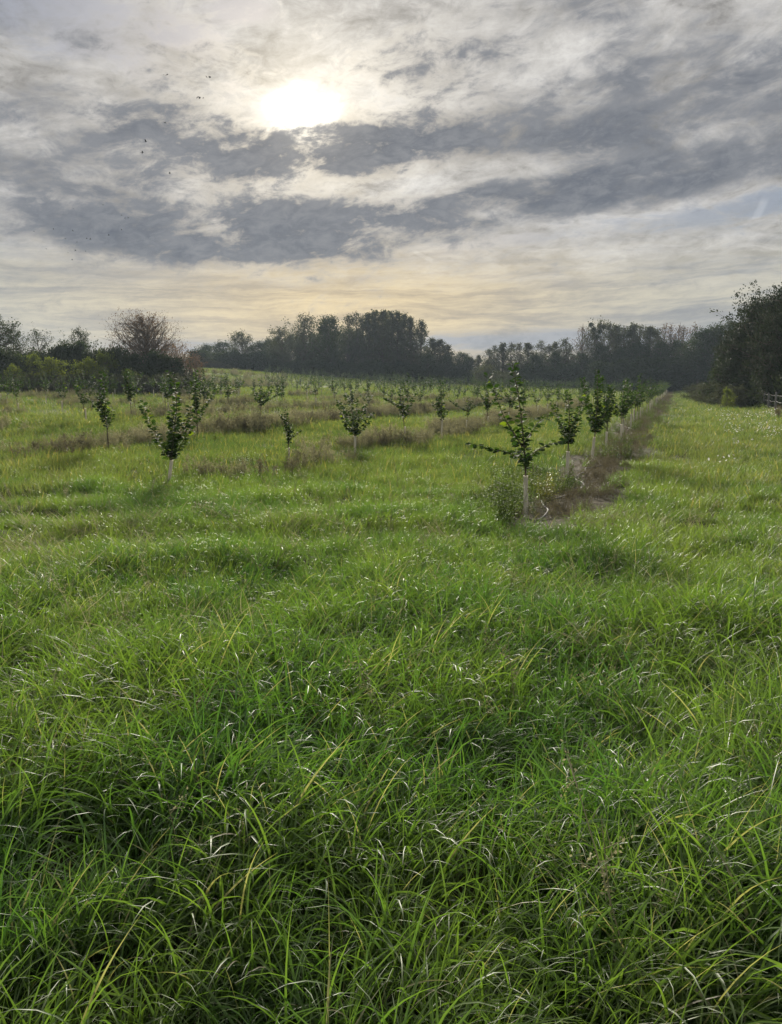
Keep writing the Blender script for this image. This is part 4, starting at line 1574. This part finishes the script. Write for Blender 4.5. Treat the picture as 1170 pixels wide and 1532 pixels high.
hose(0, 8.6, 45, .12, 'grey irrigation hose lying along the row beside the right grass lane')
hose(1, 14, 45, .45, 'grey irrigation hose lying along the second hazel row')


# ------------------------------------------------------------------ wire fence on the right
def build_fence():
    L = 5.2
    s0, s1 = 33.0, 92.0
    x0, y0 = to_xy(L, s0)
    o = thing('wire_fence', (x0, y0, float(H(x0, y0))), 'weathered wooden post and wire fence along the right hedgerow', 'fence')
    z00 = float(H(x0, y0))
    rg = np.random.default_rng(9)
    ss = np.arange(s0, s1, 3.6)
    tops = []
    for i, s in enumerate(ss):
        x, y = to_xy(L + rg.normal() * .05, s)
        z = float(H(x, y))
        hgt = 1.15 + rg.normal() * .06
        lean = rg.normal(size=2) * .03
        mb = MB()
        mb.tube(np.array([[0, 0, -.2], [lean[0] * .5, lean[1] * .5, hgt * .5], [lean[0], lean[1], hgt * .97], [lean[0], lean[1], hgt]]), [.055, .052, .05, .03], None, 8)
        p = ob('fence_post', mb.mesh('fence_post', M_POST), o, (x - x0, y - y0, z - z00))
        tops.append((x - x0, y - y0, z - z00))
    T = np.array(tops)
    for hh in (.35, .7, 1.05):
        mb = MB()
        pts = []
        for a, b in zip(T[:-1], T[1:]):
            for t in (0, .33, .67):
                pts.append(a * (1 - t) + b * t + [0, 0, hh - .03 * math.sin(math.pi * t)])
        mb.tube(np.array(pts), .004, .004, 4)
        ob('wire', mb.mesh('wire', M_WIRE), o)
    mb = MB()
    for hh in (1.0, .55):
        a, b = T[0] + [0, 0, hh], T[2] + [0, 0, hh]
        mb2 = MB()
        mb2.tube(np.stack([a, (a + b) / 2 + [0, 0, -.02], b]), .035, .03, 6)
        ob('rail', mb2.mesh('rail', M_POST), o)


build_fence()


# ------------------------------------------------------------------ birds
def bird_mesh(flap):
    """small crow-like bird: one closed body with head, tail and two raised wings"""
    mb = MB()
    # body along +Y
    ys = np.array([-.30, -.24, -.12, 0, .10, .17, .22, .27])
    rr = np.array([.012, .02, .045, .055, .048, .036, .030, .006])
    pts = np.stack([np.zeros(8), ys, np.array([.0, 0, 0, 0, .005, .012, .012, .008])], 1)
    mb.tube(pts, rr, None, 8)
    mb.add([[-.03, -.22, .003], [.03, -.22, .003], [.07, -.40, 0], [-.07, -.40, 0], [-.03, -.22, -.005], [.03, -.22, -.005], [.07, -.40, -.004], [-.07, -.40, -.004]],
           None, [[0, 1, 2, 3], [7, 6, 5, 4], [0, 4, 5, 1], [2, 6, 7, 3], [1, 5, 6, 2], [3, 7, 4, 0]])
    for sgn in (-1, 1):
        xs = np.array([.03, .16, .30, .42, .50])
        zz = np.array([.02, .02 + .13 * flap, .02 + .20 * flap, .02 + .20 * flap, .02 + .15 * flap])
        lead = np.array([.10, .14, .10, .02, -.06])
        trail_ = np.array([-.10, -.10, -.11, -.12, -.10])
        V, F = [], []
        for a, z, l_, t_ in zip(xs, zz, lead, trail_):
            V += [[sgn * a, l_, z + .006], [sgn * a, (l_ + t_) / 2, z + .014], [sgn * a, t_, z], [sgn * a, (l_ + t_) / 2, z - .004]]
        for i in range(4):
            for j in range(4):
                F.append([i * 4 + j, i * 4 + (j + 1) % 4, i * 4 + 4 + (j + 1) % 4, i * 4 + 4 + j])
        F += [[0, 1, 2, 3], [19, 18, 17, 16]]
        mb.add(V, None, F)
    return mb.mesh('bird', M_BIRD, True)


BM = [bird_mesh(f) for f in (-.7, .1, .9, 1.4)]
UPPER = [(250, 112, 'pair leader'), (314, 116, ''), (299, 147, ''), (247, 183, ''), (218, 212, ''), (213, 228, ''), (254, 259, '')]
LABU = ['dark bird flying highest, upper left of the sun', 'dark bird flying just left above the bright sun patch', 'dark bird flying left of the bright sun patch, below the two highest birds',
        'lone dark bird in the pale cloud left of the sun', 'upper of two close dark birds over the dark cloud bank', 'lower of two close dark birds over the dark cloud bank',
        'lone dark bird against the dark cloud bank below the sun']
rb = np.random.default_rng(21)


def bird(px, py, d, label, sc, group='birds flying in the left sky'):
    r = ray(px, py)
    t = d / r[1]
    o = thing('flying_bird', tuple(r * t + np.array([0, 0, EYE])), label, 'bird', group, rb.uniform(.8, 2.3), sc, BM[int(rb.integers(0, 4))])
    o.rotation_euler = (rb.normal() * .2, rb.normal() * .3, rb.uniform(-2.2, -.9))


for (px, py, _), lab in zip(UPPER, LABU):
    bird(px, py, 120 + rb.normal() * 8, lab, .78)
for px, py, lab in [(245, 112, 'faint companion left of the highest bird'), (309, 115, 'faint companion of the bird nearest the sun'), (304, 147, 'right companion of the middle bird group left of the sun'), (295, 146, 'left companion of the middle bird group left of the sun')]:
    bird(px, py, 165, lab, .6)
for px, py in [(110, 312), (154, 306), (182, 322), (192, 326), (187, 326), (182, 344), (109, 345), (80, 343), (51, 346), (98, 357), (115, 362), (135, 358), (130, 357), (163, 352), (69, 372), (102, 378), (113, 375), (128, 376), (108, 389)]:
    bird(px, py, 170 + rb.normal() * 8, 'tiny dark bird of the loose flock low in the left sky', rb.uniform(.55, .8), 'loose flock of birds low in the left sky')


# ------------------------------------------------------------------ haze
def build_haze():
    m, k, out = new_mat('haze')
    v = k.n.new('ShaderNodeVolumePrincipled')
    v.inputs['Color'].default_value = (0.66, 0.82, 1.0, 1)
    v.inputs['Density'].default_value = 0.00033
    v.inputs['Anisotropy'].default_value = 0.2
    k.l.new(v.outputs[0], out.inputs['Volume'])
    mb = MB()
    s, z0, z1 = 440, -2.0, 27.0
    V = [[-s, -s, z0], [s, -s, z0], [s, s, z0], [-s, s, z0], [-s, -s, z1], [s, -s, z1], [s, s, z1], [-s, s, z1]]
    mb.add(V, None, [[3, 2, 1, 0], [4, 5, 6, 7], [0, 1, 5, 4], [1, 2, 6, 5], [2, 3, 7, 6], [3, 0, 4, 7]])
    o = ob('haze', mb.mesh('haze', m))
    o['kind'] = 'stuff'
    o['label'] = 'thin pale haze over the whole field'


build_haze()
